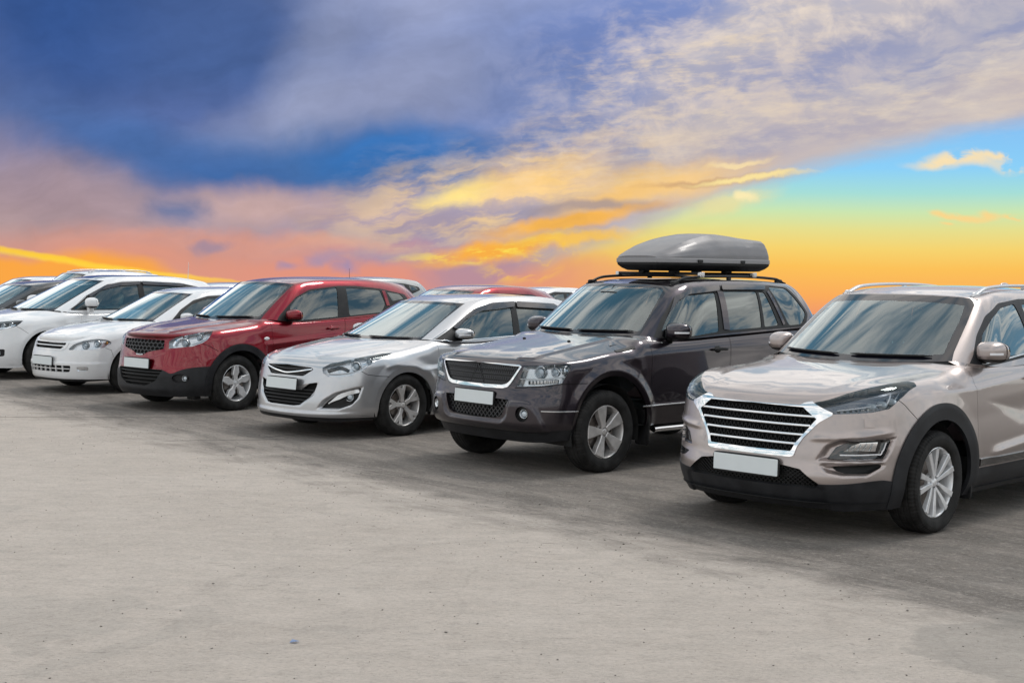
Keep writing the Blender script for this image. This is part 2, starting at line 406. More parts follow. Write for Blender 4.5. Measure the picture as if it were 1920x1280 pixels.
# ------------------------------------------------------------------ sky, sun, exposure
EL, AZ = math.radians(58), math.radians(52)           # the veiled sun stands high behind the cars, to the right
sd_ = Vector((math.cos(EL)*math.sin(AZ), math.cos(EL)*math.cos(AZ), math.sin(EL)))
sun = bpy.data.objects.new('sun', bpy.data.lights.new('sun', 'SUN')); COL.objects.link(sun)
sun.data.energy = 1.1; sun.data.angle = math.radians(14); sun.data.color = (1., .965, .91)
sun.rotation_euler = sd_.to_track_quat('Z', 'Y').to_euler()
sc.view_settings.view_transform = 'Standard'; sc.view_settings.look = 'None'; sc.view_settings.exposure = 0; sc.view_settings.gamma = 1
OVER = 1.42
w = bpy.data.worlds.new("World"); sc.world = w; w.use_nodes = True; wn = w.node_tree; wn.nodes.clear(); H = NT(wn)
geo = H.n('ShaderNodeTexCoord').outputs['Generated']
sx, sy, sz = H.n('ShaderNodeSeparateXYZ', {0: geo}).outputs
az = H.math('ARCTAN2', sx, sy); el = H.math('ARCSINE', sz)
P0 = H.n('ShaderNodeCombineXYZ', {0: az, 1: el, 2: 0.}).outputs[0]
def pa(px, py):
    """a place in the sky: azimuth and elevation of a picture point"""
    X = (px-960)/2560; Y = (508-12.4*(960-px)/1000-py)/2560*1.0
    return math.atan(X), math.atan(Y/math.sqrt(1+X*X))
def warp(P, scale, amp, det=4, off=(0, 0, 0)):
    nd = H.n('ShaderNodeTexNoise', {'Vector': H.vmath('ADD', P, off), 'Scale': scale, 'Detail': det, 'Roughness': .55}); v = H.vmath('SUBTRACT', nd.outputs['Color'], (.5, .5, .5)); return H.vmath('ADD', P, H.vmath('MULTIPLY', v, (amp*1.6, amp, 0)))
Pw = warp(warp(P0, 7., .055), 34., .010, 5)
Pg = warp(P0, 70., .0035, 4, (1, 5, 0))
Pf = warp(P0, 26., .022, 6, (3, 1, 0))
def rot(P, deg, sx_=1., sy_=1.):
    a = math.radians(deg); m = H.n('ShaderNodeMapping', {'Rotation': (0, 0, -a), 'Scale': (sx_, sy_, 1)}, vector_type='POINT'); 
    # rotate first, then squeeze: two nodes keep it plain
    H.set(m.inputs[0], P); m.inputs['Scale'].default_value = (1, 1, 1); return H.vmath('MULTIPLY', m.outputs[0], (sx_, sy_, 1))
# streaks that run up to the right, and their fine wisps
st1 = H.noise(H.vmath('ADD', rot(Pw, 14, 5, 26), (2.2, 0, 0)), 1., 4, .60); st2 = H.noise(H.vmath('ADD', rot(Pf, 9, 14, 60), (7, 3, 0)), 1., 4, .62); st3 = H.noise(rot(P0, 4, 34, 120), 1., 4, .65); puff = H.noise(H.vmath('MULTIPLY', Pw, (30, 46, 1)), 1., 4, .62)
def blob(c, r, deg=0, soft=.5, P=Pw, nz=None, amp=0.):
    x, y = pa(*c); m = H.n('ShaderNodeMapping', {'Location': (x, y, 0), 'Rotation': (0, 0, math.radians(deg)), 'Scale': (r[0]/2560, r[1]/2560, 1)}, vector_type='TEXTURE'); H.set(m.inputs[0], P)
    g = H.n('ShaderNodeVectorMath', {0: m.outputs[0]}, operation='LENGTH').outputs[1]
    if nz is not None: g = H.math('ADD', g, H.math('MULTIPLY', H.math('SUBTRACT', nz, .5), amp))
    return H.ss(g, 1+soft, 1-soft)
C = srgb
col = None
# clear evening gradient near the horizon, from orange up through green-blue
pyv = H.math('MULTIPLY_ADD', H.math('MULTIPLY_ADD', az, -.0124*.0, el), 2.56, 0.)      # elevation in kilo-pixels above the horizon
pyv = H.math('ADD', pyv, H.math('MULTIPLY', H.math('SUBTRACT', H.noise(P0, 3., 2), .5), .03))
g1 = H.ramp(H.math('MULTIPLY_ADD', pyv, 1/.62, .12/.62), [(0, C(206, 146, 118)), (.085, C(242, 156, 106)), (.13, C(251, 172, 92)), (.215, C(252, 194, 90)), (.27, C(246, 212, 112)), (.325, C(230, 223, 142)), (.375, C(204, 230, 176)), (.43, C(166, 222, 216)), (.50, C(140, 208, 248)), (.62, C(132, 192, 244)), (1., C(120, 175, 232))])
# mass of cloud above a slanting edge
lx0, ly0 = pa(900, 560); lx1, ly1 = pa(1500, 318)
sl = (ly1-ly0)/(lx1-lx0)
edge = H.math('SUBTRACT', H.math('SUBTRACT', el, ly0), H.math('MULTIPLY', H.math('SUBTRACT', az, lx0), sl))
ed2 = H.math('SUBTRACT', H.math('SUBTRACT', el, pa(1500, 318)[1]), H.math('MULTIPLY', H.math('SUBTRACT', az, lx1), (pa(1920, 236)[1]-pa(1500, 318)[1])/(pa(1920, 236)[0]-lx1)))
edge = H.math('MAXIMUM', edge, ed2) if False else H.n('ShaderNodeMath', {0: edge, 1: ed2, 2: .02}, operation='SMOOTH_MAX').outputs[0]
edge = H.math('ADD', edge, H.math('MULTIPLY', H.math('SUBTRACT', st1, .5), .035))
cloudm = H.ss(edge, -.006, .016)
deck = H.ramp(H.math('MULTIPLY_ADD', H.math('ADD', edge, H.math('MULTIPLY', H.math('SUBTRACT', st2, .5), .05)), 5.5, .1), [(0, C(186, 176, 184)), (.25, C(200, 188, 186)), (.55, C(198, 190, 192)), (1., C(168, 174, 200))])
col = H.mix(cloudm, g1, deck)
def add(c, r, colr, deg=0, soft=.5, op=1., P=Pw, nz=None, amp=0.):
    global col
    m = blob(c, r, deg, soft, P, nz, amp); m = H.math('MULTIPLY', m, op) if op != 1. else m; col = H.mix(m, col, C(*colr))
# cooler and darker masses on the left and above
add((300, 330), (560, 190), (118, 126, 162), -6, .7, .9)
add((820, 120), (330, 260), (150, 160, 196), 35, .6, .85)
add((1020, 190), (230, 190), (118, 138, 190), 38, .6, .85)
add((1180, 40), (190, 70), (112, 136, 196), 25, .7, .8)
add((1720, 95), (330, 62), (134, 146, 186), 12, .8, .8, nz=st2, amp=.7)
add((1480, 150), (260, 40), (150, 156, 190), 10, .7, .6, nz=st2, amp=.9)
add((1380, 285), (330, 26), (158, 158, 184), 12, .8, .7, nz=st1, amp=1.)
add((260, 90), (400, 190), (64, 92, 148), -4, .55, .94)
add((60, 20), (230, 130), (48, 82, 142), 0, .8, .8)
add((420, 120), (150, 150), (72, 98, 150), 0, .8, .6)
add((380, 235), (330, 60), (92, 112, 166), 4, .8, .7)
add((640, 215), (250, 58), (146, 154, 186), 18, .75, .85)
add((590, 120), (60, 150), (156, 164, 194), -10, .9, .5)
add((600, 312), (300, 60), (58, 104, 162), 3, .7, .92)
add((300, 300), (240, 60), (72, 108, 166), -14, .7, .85)
add((760, 285), (130, 34), (52, 116, 186), 10, .6, .8)
add((420, 345), (120, 36), (62, 102, 160), 0, .7, .7)
# warm undersides towards the horizon on the left
add((150, 430), (420, 90), (180, 152, 150), -10, .75, .9)
add((640, 430), (330, 62), (172, 152, 166), 3, .75, .85)
add((500, 385), (160, 36), (205, 170, 160), 5, .8, .75, nz=puff, amp=.9)
add((330, 400), (46, 22), (92, 114, 158), 0, .85, .9, nz=puff, amp=1.5)
add((120, 350), (170, 60), (168, 146, 156), -24, .8, .7)
add((380, 505), (620, 46), (224, 152, 128), -2, .85, .9, nz=st1, amp=.6)
add((760, 520), (300, 38), (228, 148, 126), 0, .7, .9)
add((880, 500), (90, 46), (178, 142, 158), 8, .6, .85, nz=puff, amp=.6)
add((760, 462), (130, 24), (142, 142, 182), 4, .7, .8, nz=puff, amp=.8)
add((560, 455), (260, 16), (232, 158, 130), 0, .8, .6, nz=st2, amp=1.6)
add((640, 497), (16, 10), (140, 140, 184), 0, .9, .7, nz=puff, amp=1.8); add((545, 494), (12, 8), (146, 142, 182), 0, .9, .6, nz=puff, amp=1.8); add((600, 486), (30, 8), (158, 146, 180), 20, .9, .6, nz=puff, amp=1.8); add((390, 459), (34, 7), (152, 140, 166), 5, .9, .7, nz=puff, amp=1.8)
add((80, 520), (330, 36), (252, 168, 68), -6, .45, .98)
add((150, 493), (250, 5), (255, 214, 70), -8.5, .9, .9, P=Pg); add((60, 476), (110, 4), (255, 206, 60), -9, .8, .8, P=Pg); add((340, 517), (130, 3), (255, 205, 80), -6, .9, .85, P=Pg)
# lit clouds right of the middle
yl = C(252, 214, 130)
def wisps(c, r, colr, deg, nz, lo, hi, op=1.):
    global col
    m = H.math('MULTIPLY', blob(c, r, deg, .8), H.math('MULTIPLY', H.ss(nz, lo, hi), op)); col = H.mix(m, col, C(*colr))
wisps((960, 350), (260, 70), (250, 212, 146), 14, st2, .40, .62, .85)
add((860, 370), (70, 22), (254, 226, 140), 10, .7, .95, P=Pf, nz=puff, amp=.9)
add((1010, 335), (110, 36), (252, 206, 130), 14, .8, .75, P=Pf, nz=st2, amp=1.)
add((1240, 345), (150, 34), (250, 206, 134), 8, .65, .92, P=Pf, nz=st2, amp=.9)
add((1130, 378), (90, 16), (250, 200, 120), 12, .7, .8, P=Pf, nz=st2, amp=1.)
add((1340, 343), (115, 7), (196, 156, 120), 5, .7, .8, P=Pf, nz=st3, amp=.8); add((1400, 338), (90, 5), (255, 232, 160), 6, .7, .9, P=Pf, nz=st3, amp=.7); add((1380, 308), (50, 5), (252, 226, 170), 3, .6, .8, P=Pf, nz=st3, amp=.6)
add((1360, 382), (70, 14), (236, 222, 160), 16, .7, .8, P=Pf, nz=st2, amp=1.); add((1395, 368), (16, 9), (254, 236, 180), 0, .6, .9, P=Pf, nz=puff, amp=.8)
add((1100, 385), (110, 12), (160, 146, 150), 6, .6, .8, nz=st2, amp=.8)
add((1060, 418), (140, 13), (254, 186, 70), 10, .6, .9, P=Pf, nz=st2, amp=.9); add((930, 470), (120, 17), (255, 178, 56), 9, .7, .92, P=Pf, nz=st2, amp=.9); add((1060, 445), (110, 9), (255, 200, 70), 6, .7, .8, P=Pf, nz=st3, amp=.8)
wisps((985, 490), (60, 26), (255, 206, 60), 5, puff, .46, .62, .95)
wisps((900, 462), (110, 10), (255, 226, 90), 8, st3, .44, .60, .9)
# cream puffs in the upper right
wisps((1400, 90), (330, 120), (238, 220, 200), 14, puff, .40, .72, .6)
wisps((1300, 130), (230, 70), (244, 222, 190), 16, st3, .42, .72, .6)
wisps((1560, 25), (300, 50), (236, 222, 210), 5, puff, .38, .72, .55)
wisps((1500, 215), (560, 60), (232, 214, 190), 9, st3, .40, .74, .6)
wisps((1820, 130), (220, 60), (226, 214, 200), 16, st2, .34, .70, .7)
wisps((1250, 250), (330, 50), (226, 206, 186), 8, puff, .42, .72, .45)
# small fair-weather clouds in the clear strip
for (c_, r_, d_) in (((1775, 289), (58, 11), 8), ((1878, 288), (38, 11), 6), ((1860, 268), (90, 5), 8), ((1740, 303), (50, 10), 10)): wisps(c_, r_, (252, 226, 176), d_, puff, .42, .56, .9)
for (c_, r_) in (((1834, 389), (16, 9)), ((1790, 397), (34, 5)), ((1885, 385), (24, 6)), ((1755, 400), (14, 4)), ((1760, 415), (8, 3))): wisps(c_, r_, (252, 214, 140), 0, puff, .36, .46, .9)
gl = H.math('MULTIPLY_ADD', H.math('SUBTRACT', H.math('ADD', st1, H.math('MULTIPLY', puff, .6)), .8), H.math('MULTIPLY', H.ss(az, .22, .0), .55), 1.); gl = H.math('MULTIPLY_ADD', H.math('SUBTRACT', gl, 1.), H.ss(el, -.01, .04), 1.)
col = H.vmath('SCALE', col, gl)
# overhead and behind the camera: bright broken overcast in perspective, clear sky in its gaps
inv = H.math('DIVIDE', 1., H.math('ADD', H.math('MAXIMUM', sz, 0.), .12)); pl = H.n('ShaderNodeCombineXYZ', {0: H.math('MULTIPLY', sx, inv), 1: H.math('MULTIPLY', sy, inv), 2: 0.}).outputs[0]
m_ = H.n('ShaderNodeMapping', {'Rotation': (0, 0, .55), 'Scale': (1, 1, 1)}); H.set(m_.inputs[0], pl); pl2 = H.vmath('MULTIPLY', m_.outputs[0], (1.1, 3.4, 1))
cn = H.noise(pl2, .9, 6, .60, .8); cn2 = H.noise(H.vmath('MULTIPLY', m_.outputs[0], (3.4, 13, 1)), 1., 5, .62, .6)
nish = H.n('ShaderNodeTexSky', sky_type='NISHITA'); nish.sun_disc = False; nish.sun_elevation = EL; nish.sun_rotation = AZ; nish.altitude = 100
clear = H.mix(.55, H.vmath('SCALE', nish.outputs[0], .10), (.10, .31, .40))
over = H.mix(H.ss(H.math('MULTIPLY_ADD', cn2, .35, cn), .56, .74), clear, (.96, .92, .885)); over = H.mix(H.math('MULTIPLY', H.ss(cn2, .50, .70), .28), over, (.46, .49, .52)); over = H.mix(H.math('MULTIPLY', H.ss(cn, .54, .74), .85), over, (1.60, 1.52, 1.43))
tb = H.math('MAXIMUM', H.ss(el, .205, .31), H.ss(H.math('ABSOLUTE', az), .62, 1.25))
# two backgrounds mixed as shaders, so that each ray works out only the half of the sky it meets
bgA = H.n('ShaderNodeBackground', {'Color': col, 'Strength': 1.}); bgB = H.n('ShaderNodeBackground', {'Color': over, 'Strength': OVER}); bgC = H.n('ShaderNodeBackground', {'Color': (.30, .27, .25, 1), 'Strength': 1.})
mxA = H.n('ShaderNodeMixShader', {0: tb, 1: bgA.outputs[0], 2: bgB.outputs[0]}); mxB = H.n('ShaderNodeMixShader', {0: H.ss(el, -.03, -.10), 1: mxA.outputs[0], 2: bgC.outputs[0]})
o_ = H.n('ShaderNodeOutputWorld', {'Surface': mxB.outputs[0]})
w.cycles.sampling_method = 'MANUAL'; w.cycles.sample_map_resolution = 512
# ------------------------------------------------------------------ ground: worn concrete on a low rise that falls away behind the last cars
def build_ground():
    xs = np.concatenate([np.linspace(-160, -22, 24)[:-1], np.linspace(-22, 22, 45), np.linspace(22, 160, 24)[1:]]); ys = np.concatenate([np.linspace(-120, -5, 16)[:-1], np.linspace(-5, 60, 66), np.linspace(60, 140, 41)[1:]])
    X, Y = np.meshgrid(xs, ys, indexing='ij'); dd = np.maximum(0, Y-60); Z = -dd**2*.012
    S = gridsurf(np.stack([X, Y, Z], -1)); 
    if S.N[:, 2].mean() < 0: S = flip(S)
    m, nt, out = newmat('worn_concrete'); h = NT(nt); p = h.n('ShaderNodeBsdfPrincipled'); nt.links.new(p.outputs[0], out.inputs[0])
    co = h.n('ShaderNodeTexCoord').outputs['Object']
    th = math.atan2(.763, -.647)
    mp = h.n('ShaderNodeMapping', {'Location': (0, 0, 0), 'Rotation': (0, 0, -th)}, vector_type='POINT'); h.set(mp.inputs[0], co); rc = mp.outputs[0]   # x along the row of cars
    rx, ry, _ = h.n('ShaderNodeSeparateXYZ', {0: rc}).outputs
    # distance in front of the cars' axle line
    n0 = -2.244*.763-9.83*.647
    px_, py_, _ = h.n('ShaderNodeSeparateXYZ', {0: co}).outputs
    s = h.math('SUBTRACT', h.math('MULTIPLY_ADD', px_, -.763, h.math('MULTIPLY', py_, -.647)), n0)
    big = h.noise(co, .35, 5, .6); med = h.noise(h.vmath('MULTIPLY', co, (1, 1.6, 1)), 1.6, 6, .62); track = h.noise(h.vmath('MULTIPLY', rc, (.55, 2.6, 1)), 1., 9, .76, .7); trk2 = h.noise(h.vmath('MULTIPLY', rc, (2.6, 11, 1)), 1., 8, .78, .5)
    fine = h.noise(h.vmath('MULTIPLY', co, (26, 60, 1)), 1., 4, .7); grit = h.noise(co, 220, 3, .7)
    light = h.mix(h.ss(big, .3, .7), (.45, .392, .345), (.525, .462, .410)); light = h.mix(h.math('MULTIPLY', h.ss(med, .35, .75), .5), light, (.565, .50, .447)); light = h.mix(h.math('MULTIPLY', h.ss(h.noise(co, .8, 4, .6, 1.), .55, .7), .35), light, (.34, .30, .268))
    dark = h.mix(h.ss(track, .38, .62), (.085, .072, .064), (.205, .178, .157)); dark = h.mix(h.math('MULTIPLY', h.ss(med, .42, .70), .65), dark, (.095, .085, .078)); dark = h.mix(h.math('MULTIPLY', h.ss(trk2, .52, .70), .45), dark, (.30, .275, .25))  # dusty strip's colour, darkened further to deepen the shade under the cars
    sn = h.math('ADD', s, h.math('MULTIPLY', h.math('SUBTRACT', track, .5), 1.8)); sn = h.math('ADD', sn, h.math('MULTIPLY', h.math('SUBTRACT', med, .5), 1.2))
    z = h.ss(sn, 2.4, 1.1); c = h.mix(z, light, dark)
    # thin tyre lines just outside the dusty, shade-darkened strip
    tl = h.math('MULTIPLY', h.ss(trk2, .60, .70), h.math('MULTIPLY', h.ss(s, .8, 1.6), h.ss(s, 4.4, 2.2))); c = h.mix(h.math('MULTIPLY', tl, .65), c, (.12, .108, .10))
    # short horizontal pits and grit
    pit = h.ss(fine, .63, .72); vd = h.n('ShaderNodeTexVoronoi', {'Vector': h.vmath('MULTIPLY', co, (9, 15, 1)), 'Scale': 1.}); spot = h.ss(vd.outputs['Distance'], .10, .05); spk = h.math('MULTIPLY', spot, h.ss(h.noise(co, 3.3, 2), .45, .6))
    c = h.mix(h.math('MULTIPLY', pit, .42), c, (.13, .12, .115)); c = h.mix(h.math('MULTIPLY', spk, .2), c, (.08, .075, .07)); c = h.mix(h.math('MULTIPLY', h.ss(grit, .35, .7), .22), c, (.42, .40, .37))
    dsh = h.math('MULTIPLY', h.ss(h.noise(h.vmath('MULTIPLY', co, (5.5, 38, 1)), 1., 5, .72, .4), .62, .70), h.ss(h.noise(co, 1.1, 3), .40, .62)); c = h.mix(h.math('MULTIPLY', dsh, .45), c, (.16, .142, .128)); lum = h.noise(h.vmath('MULTIPLY', co, (3.2, 7, 1)), 1., 6, .7); c = h.mix(h.math('MULTIPLY', h.ss(lum, .35, .68), .22), c, (.27, .25, .228))
    gr1 = h.noise(h.vmath('MULTIPLY', co, (34, 52, 1)), 1., 6, .82); gr2 = h.noise(h.vmath('MULTIPLY', co, (7, 13, 1)), 1., 8, .80)
    c = h.mix(h.math('MULTIPLY', h.ss(gr1, .50, .66), .34), c, (.14, .125, .112)); c = h.mix(h.math('MULTIPLY', h.ss(gr1, .50, .36), .30), c, (.64, .57, .51)); c = h.mix(h.math('MULTIPLY', h.ss(gr2, .50, .66), .26), c, (.22, .192, .170)); c = h.mix(h.math('MULTIPLY', h.ss(gr2, .48, .36), .22), c, (.62, .55, .495))
    # a darker worn patch at the lower right
    pw = h.vmath('ADD', co, h.vmath('SCALE', h.vmath('SUBTRACT', h.n('ShaderNodeTexNoise', {'Vector': co, 'Scale': 2.2, 'Detail': 5}).outputs['Color'], (.5, .5, .5)), .9)); pm_ = h.n('ShaderNodeMapping', {'Location': (2.65, 6.35, 0), 'Rotation': (0, 0, .3), 'Scale': (.75, .62, 50)}, vector_type='TEXTURE'); h.set(pm_.inputs[0], pw)
    pd = h.n('ShaderNodeVectorMath', {0: pm_.outputs[0]}, operation='LENGTH').outputs[1]; c = h.mix(h.math('MULTIPLY', h.ss(pd, 1.06, .97), .40), c, (.24, .225, .205))
    # pale puddle-shaped stains and rusty smears in the foreground
    stn = h.math('MULTIPLY', h.ss(h.noise(h.vmath('ADD', co, (5.3, 2.2, 0)), .55, 5, .55, 1.4), .56, .575), h.ss(s, 3.6, 4.6)); c = h.mix(h.math('MULTIPLY', stn, .16), c, (.235, .228, .21))
    # cracks
    wv = h.vmath('ADD', co, h.vmath('SCALE', h.n('ShaderNodeTexNoise', {'Vector': co, 'Scale': 1.7, 'Detail': 5}).outputs['Color'], .55)); vc = h.n('ShaderNodeTexVoronoi', {'Vector': wv, 'Scale': .36}, feature='DISTANCE_TO_EDGE'); ck = h.math('MULTIPLY', h.ss(vc.outputs[0], .006, .002), h.ss(h.noise(co, .5, 2), .42, .52)); c = h.mix(h.math('MULTIPLY', ck, .08), c, (.10, .09, .085))
    # two slab joints on the left
    def seg(x0, y0, x1, y1, wd):
        dx, dy = x1-x0, y1-y0; L = math.hypot(dx, dy); u = h.math('MULTIPLY_ADD', px_, dx/L, h.math('MULTIPLY_ADD', py_, dy/L, -(x0*dx+y0*dy)/L)); v = h.math('MULTIPLY_ADD', px_, -dy/L, h.math('MULTIPLY_ADD', py_, dx/L, (x0*dy-y0*dx)/L)); v = h.math('ADD', v, h.math('MULTIPLY', h.math('SUBTRACT', h.noise(co, 2.4, 4), .5), .10))
        return h.math('MULTIPLY', h.ss(h.math('ABSOLUTE', v), wd, wd*.35), h.math('MULTIPLY', h.ss(u, 0, .15), h.ss(u, L, L-.15)))
    jt = h.math('MAXIMUM', seg(-8.2, 15.3, -3.9, 15.8, .035), h.math('MAXIMUM', seg(-3.55, 13.6, -2.2, 13.9, .03), seg(-2.63, 13.9, -1.5, 15.1, .03)))
    c = h.mix(h.math('MULTIPLY', jt, .7), c, (.09, .082, .075))
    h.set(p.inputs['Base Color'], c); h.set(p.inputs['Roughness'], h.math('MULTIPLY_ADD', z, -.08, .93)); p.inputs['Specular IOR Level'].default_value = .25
    hgt = h.math('ADD', h.math('MULTIPLY', fine, .8), h.math('ADD', h.math('MULTIPLY', grit, .30), h.math('MULTIPLY', h.math('ADD', track, trk2), h.math('MULTIPLY', z, .8)))); hgt = h.math('SUBTRACT', h.math('SUBTRACT', hgt, h.math('ADD', dsh, h.math('MULTIPLY', gr1, 1.2))), h.math('MULTIPLY', h.math('ADD', h.math('MULTIPLY', spk, .4), jt), 1.2))
    b = h.n('ShaderNodeBump', {'Strength': .7, 'Distance': .012, 'Height': hgt}); nt.links.new(b.outputs[0], p.inputs['Normal'])
    g = mk('ground', S, m); g['kind'] = 'structure'
    # loose grit: real little stones, densest along the dusty strip
    rng = np.random.RandomState(4); n = 2200; V = []; F = []
    ico = A([(0, 0, 1), (.89, 0, .45), (.28, .85, .45), (-.72, .53, .45), (-.72, -.53, .45), (.28, -.85, .45), (0, 0, -.4)]); fi = A([(0, 1, 2), (0, 2, 3), (0, 3, 4), (0, 4, 5), (0, 5, 1), (6, 2, 1), (6, 3, 2), (6, 4, 3), (6, 5, 4), (6, 1, 5)]).astype(int)
    for k in range(n):
        if rng.rand() < .62: t = rng.uniform(-3, 12.5); q = rng.normal(1.5, .9); x = 2.244-.647*t-.763*q; y = 9.83+.763*t-.647*q
        else: y = 4.2+rng.rand()**1.5*12; x = rng.uniform(-.42, .42)*y
        r_ = rng.lognormal(-5.45, .45); r_ = min(r_, .006 if k % 3 else .009); a = rng.rand()*6.3; ca, sa = math.cos(a), math.sin(a); v = ico*A([r_*rng.uniform(.7, 1.5), r_, r_*rng.uniform(.4, .8)])+rng.normal(0, r_*.12, (7, 3)); v = np.stack([v[:, 0]*ca-v[:, 1]*sa+x, v[:, 0]*sa+v[:, 1]*ca+y, v[:, 2]+r_*.12], 1); V.append(v); F.append(fi+7*k)
    st = mk('grit', sharp(Surf(np.vstack(V), np.vstack(F)), 10), pbr('grit_stone', (.14, .125, .11), .85, colvar=(3, .5))); st['kind'] = 'stuff'; st['label'] = 'loose dark grit scattered over the concrete'
build_ground()
# ------------------------------------------------------------------ car body builder
class Body: pass
def band_curves(spec, ds):
    R = A(spec['plan'])                     # x y ztop zbot A B
    s = chord(R, 2); n = int(np.linalg.norm(np.diff(R[:, :2], axis=0), axis=1).sum()/ds)
    q = np.linspace(0, s[-1], n*8); C = hermite(R[:, :2], s, q, True, True)
    L = np.concatenate([[0], np.cumsum(np.linalg.norm(np.diff(C, axis=0), axis=1))])
    q = np.interp(np.linspace(0, L[-1], n), L, q)
    C = hermite(R[:, :2], s, q, True, True); z = np.stack([pchip(s, R[:, k], q) for k in range(2, 6)], 1)
    C[0, 1] = 0; C[-1, 1] = 0
    return C, z
def build_body(spec, ds=.016):
    b = Body(); C, z = band_curves(spec, ds); n = len(C)
    T = np.gradient(C, axis=0); T /= np.linalg.norm(T, axis=1, keepdims=True); nn = np.stack([T[:, 1], -T[:, 0]], 1)
    nn = np.where((nn*C).sum(1, keepdims=True)*0+1 > 0, nn, nn); 
    if nn[0, 0] < 0: nn = -nn
    nn[0] = (1, 0); nn[-1] = (-1, 0)
    wf = np.clip(nn[:, 0], 0, 1)**2; wr = np.clip(-nn[:, 0], 0, 1)**2; ws = nn[:, 1]**2
    pf, ps, pr = A(spec['pf']), A(spec['ps']), A(spec['pr'])
    nv = int(np.max(z[:, 0]-z[:, 1])/ds)+10
    v = np.linspace(0, 1, nv); v = v+.0*v; v = 1-(1-v)**1.25       # denser at the top
    Z = z[:, 1:2]+(z[:, 0:1]-z[:, 1:2])*v[None]
    off = wf[:, None]*pchip(pf[:, 0], pf[:, 1], Z)+ws[:, None]*pchip(ps[:, 0], ps[:, 1], Z)+wr[:, None]*pchip(pr[:, 0], pr[:, 1], Z)
    h = z[:, 0:1]-Z; Ar, Br = z[:, 2:3], z[:, 3:4]; k = np.clip(1-h/Br, 0, 1); off = off-Ar*(1-np.sqrt(1-k**2*.96))
    P = np.stack([C[:, 0:1]+nn[:, 0:1]*off, C[:, 1:2]+nn[:, 1:2]*off, Z], -1)
    P[0, :, 1] = 0; P[-1, :, 1] = 0
    b.top = P[:, -1].copy()
    full = np.concatenate([(P*A([1, -1, 1]))[::-1][:-1], P[:-1]], 0)   # from rear left(-y) through the front to the rear
    full = np.concatenate([full, full[:1]], 0)
    G = full[:-1]; a, c = G.shape[:2]; i = np.arange(a*c).reshape(a, c); j = np.roll(i, -1, 0)
    p, q, r, t = i[:, :-1].ravel(), j[:, :-1].ravel(), j[:, 1:].ravel(), i[:, 1:].ravel()
    b.band = Surf(G.reshape(-1, 3), np.vstack([np.stack([p, q, r], 1), np.stack([p, r, t], 1)]))
    # hood patch between the band's top edge, the cowl curve and the centre line
    top = b.top; hx = spec['hood_x']; kc = int(np.argmax((top[:, 0] < spec['cowl_x']) & (top[:, 1] > .4))); kf = int(np.argmax((top[:, 0] < hx) & (top[:, 1] > .2)))
    def res(Q, m, ssym=False):
        L = np.concatenate([[0], np.cumsum(np.linalg.norm(np.diff(Q, axis=0), axis=1))]); w = np.linspace(0, L[-1], m)
        return np.stack([np.interp(w, L, Q[:, k]) for k in range(3)], 1)
    b.res = res
    ns, nt = int(.8/ds), int(1.3/ds)
    Fc = res(top[:kf+1], ns); Gc = res(top[kf:kc+1], nt); cl = A(spec['cowl']); cs = hermite(np.vstack([cl, top[kc]]), chord(np.vstack([cl, top[kc]])), np.linspace(0, chord(np.vstack([cl, top[kc]]))[-1], ns*3), True)
    Kc = res(cs, ns); hl = A(spec['hood']); hl = np.vstack([[top[0, 0], 0, top[0, 2]], np.stack([hl[:, 0], hl[:, 0]*0, hl[:, 1]], 1), cl[0]])
    Mc = res(hermite(hl, chord(hl), np.linspace(0, chord(hl)[-1], 200)), nt)
    s = np.linspace(0, 1, ns)[:, None, None]; t = np.linspace(0, 1, nt)[None, :, None]; hp = s**spec.get('hoodp', 2.6)
    P = (1-t)*Fc[:, None]+t*Kc[:, None]+(1-hp)*Mc[None]+hp*Gc[None]-((1-hp)*(1-t)*Fc[0]+(1-hp)*t*Kc[0]+hp*(1-t)*Fc[-1]+hp*t*Kc[-1])
    full = np.concatenate([(P*A([1, -1, 1]))[::-1][:-1], P], 0); b.hood = gridsurf(full)
    if b.hood.N[:, 2].mean() < 0: b.hood = flip(b.hood)
    b.cowl = Kc
    # greenhouse: cubic sections from base curve to roof curve
    g = A(spec['gh']); s = chord(g, 2); q = np.linspace(0, s[-1], 900); cur = [hermite(g[:, k:k+3], s, q, True, True) for k in (0, 3, 6)]
    L = np.concatenate([[0], np.cumsum(np.linalg.norm(np.diff(cur[0], axis=0), axis=1))]); n = int(L[-1]/ds); qq = np.interp(np.linspace(0, L[-1], n), L, q)
    Bc, Sc, Tc = [hermite(g[:, k:k+3], s, qq, True, True) for k in (0, 3, 6)]
    nw = int(.75/ds); w = np.linspace(0, 1, nw)[None, :, None]
    P0, P3, C1 = Bc[:, None], Tc[:, None], Sc[:, None]; P1 = P0+(C1-P0)*.55; P2 = C1+(P3-C1)*.12
    P = (1-w)**3*P0+3*(1-w)**2*w*P1+3*(1-w)*w*w*P2+w**3*P3
    P[0, :, 1] = 0; P[-1, :, 1] = 0; b.ghtop = P[:, -1]; b.ghbot = P[:, 0]
    G = np.concatenate([(P*A([1, -1, 1]))[::-1][:-1], P[:-1]], 0); a, c = G.shape[:2]; i = np.arange(a*c).reshape(a, c); j = np.roll(i, -1, 0)
    p, q, r, t = i[:, :-1].ravel(), j[:, :-1].ravel(), j[:, 1:].ravel(), i[:, 1:].ravel()
    b.gh = Surf(G.reshape(-1, 3), np.vstack([np.stack([p, q, r], 1), np.stack([p, r, t], 1)]))
    # roof
    tp = b.ghtop; k1 = int(np.argmax(s[0]*0+np.arange(len(tp)) >= 0)); dy = tp[:, 1]
    k1 = int(np.argmax(tp[:, 1] > dy.max()*.93)); k2 = len(tp)-1-int(np.argmax(tp[::-1, 1] > dy[len(dy)//2:].max()*.80))
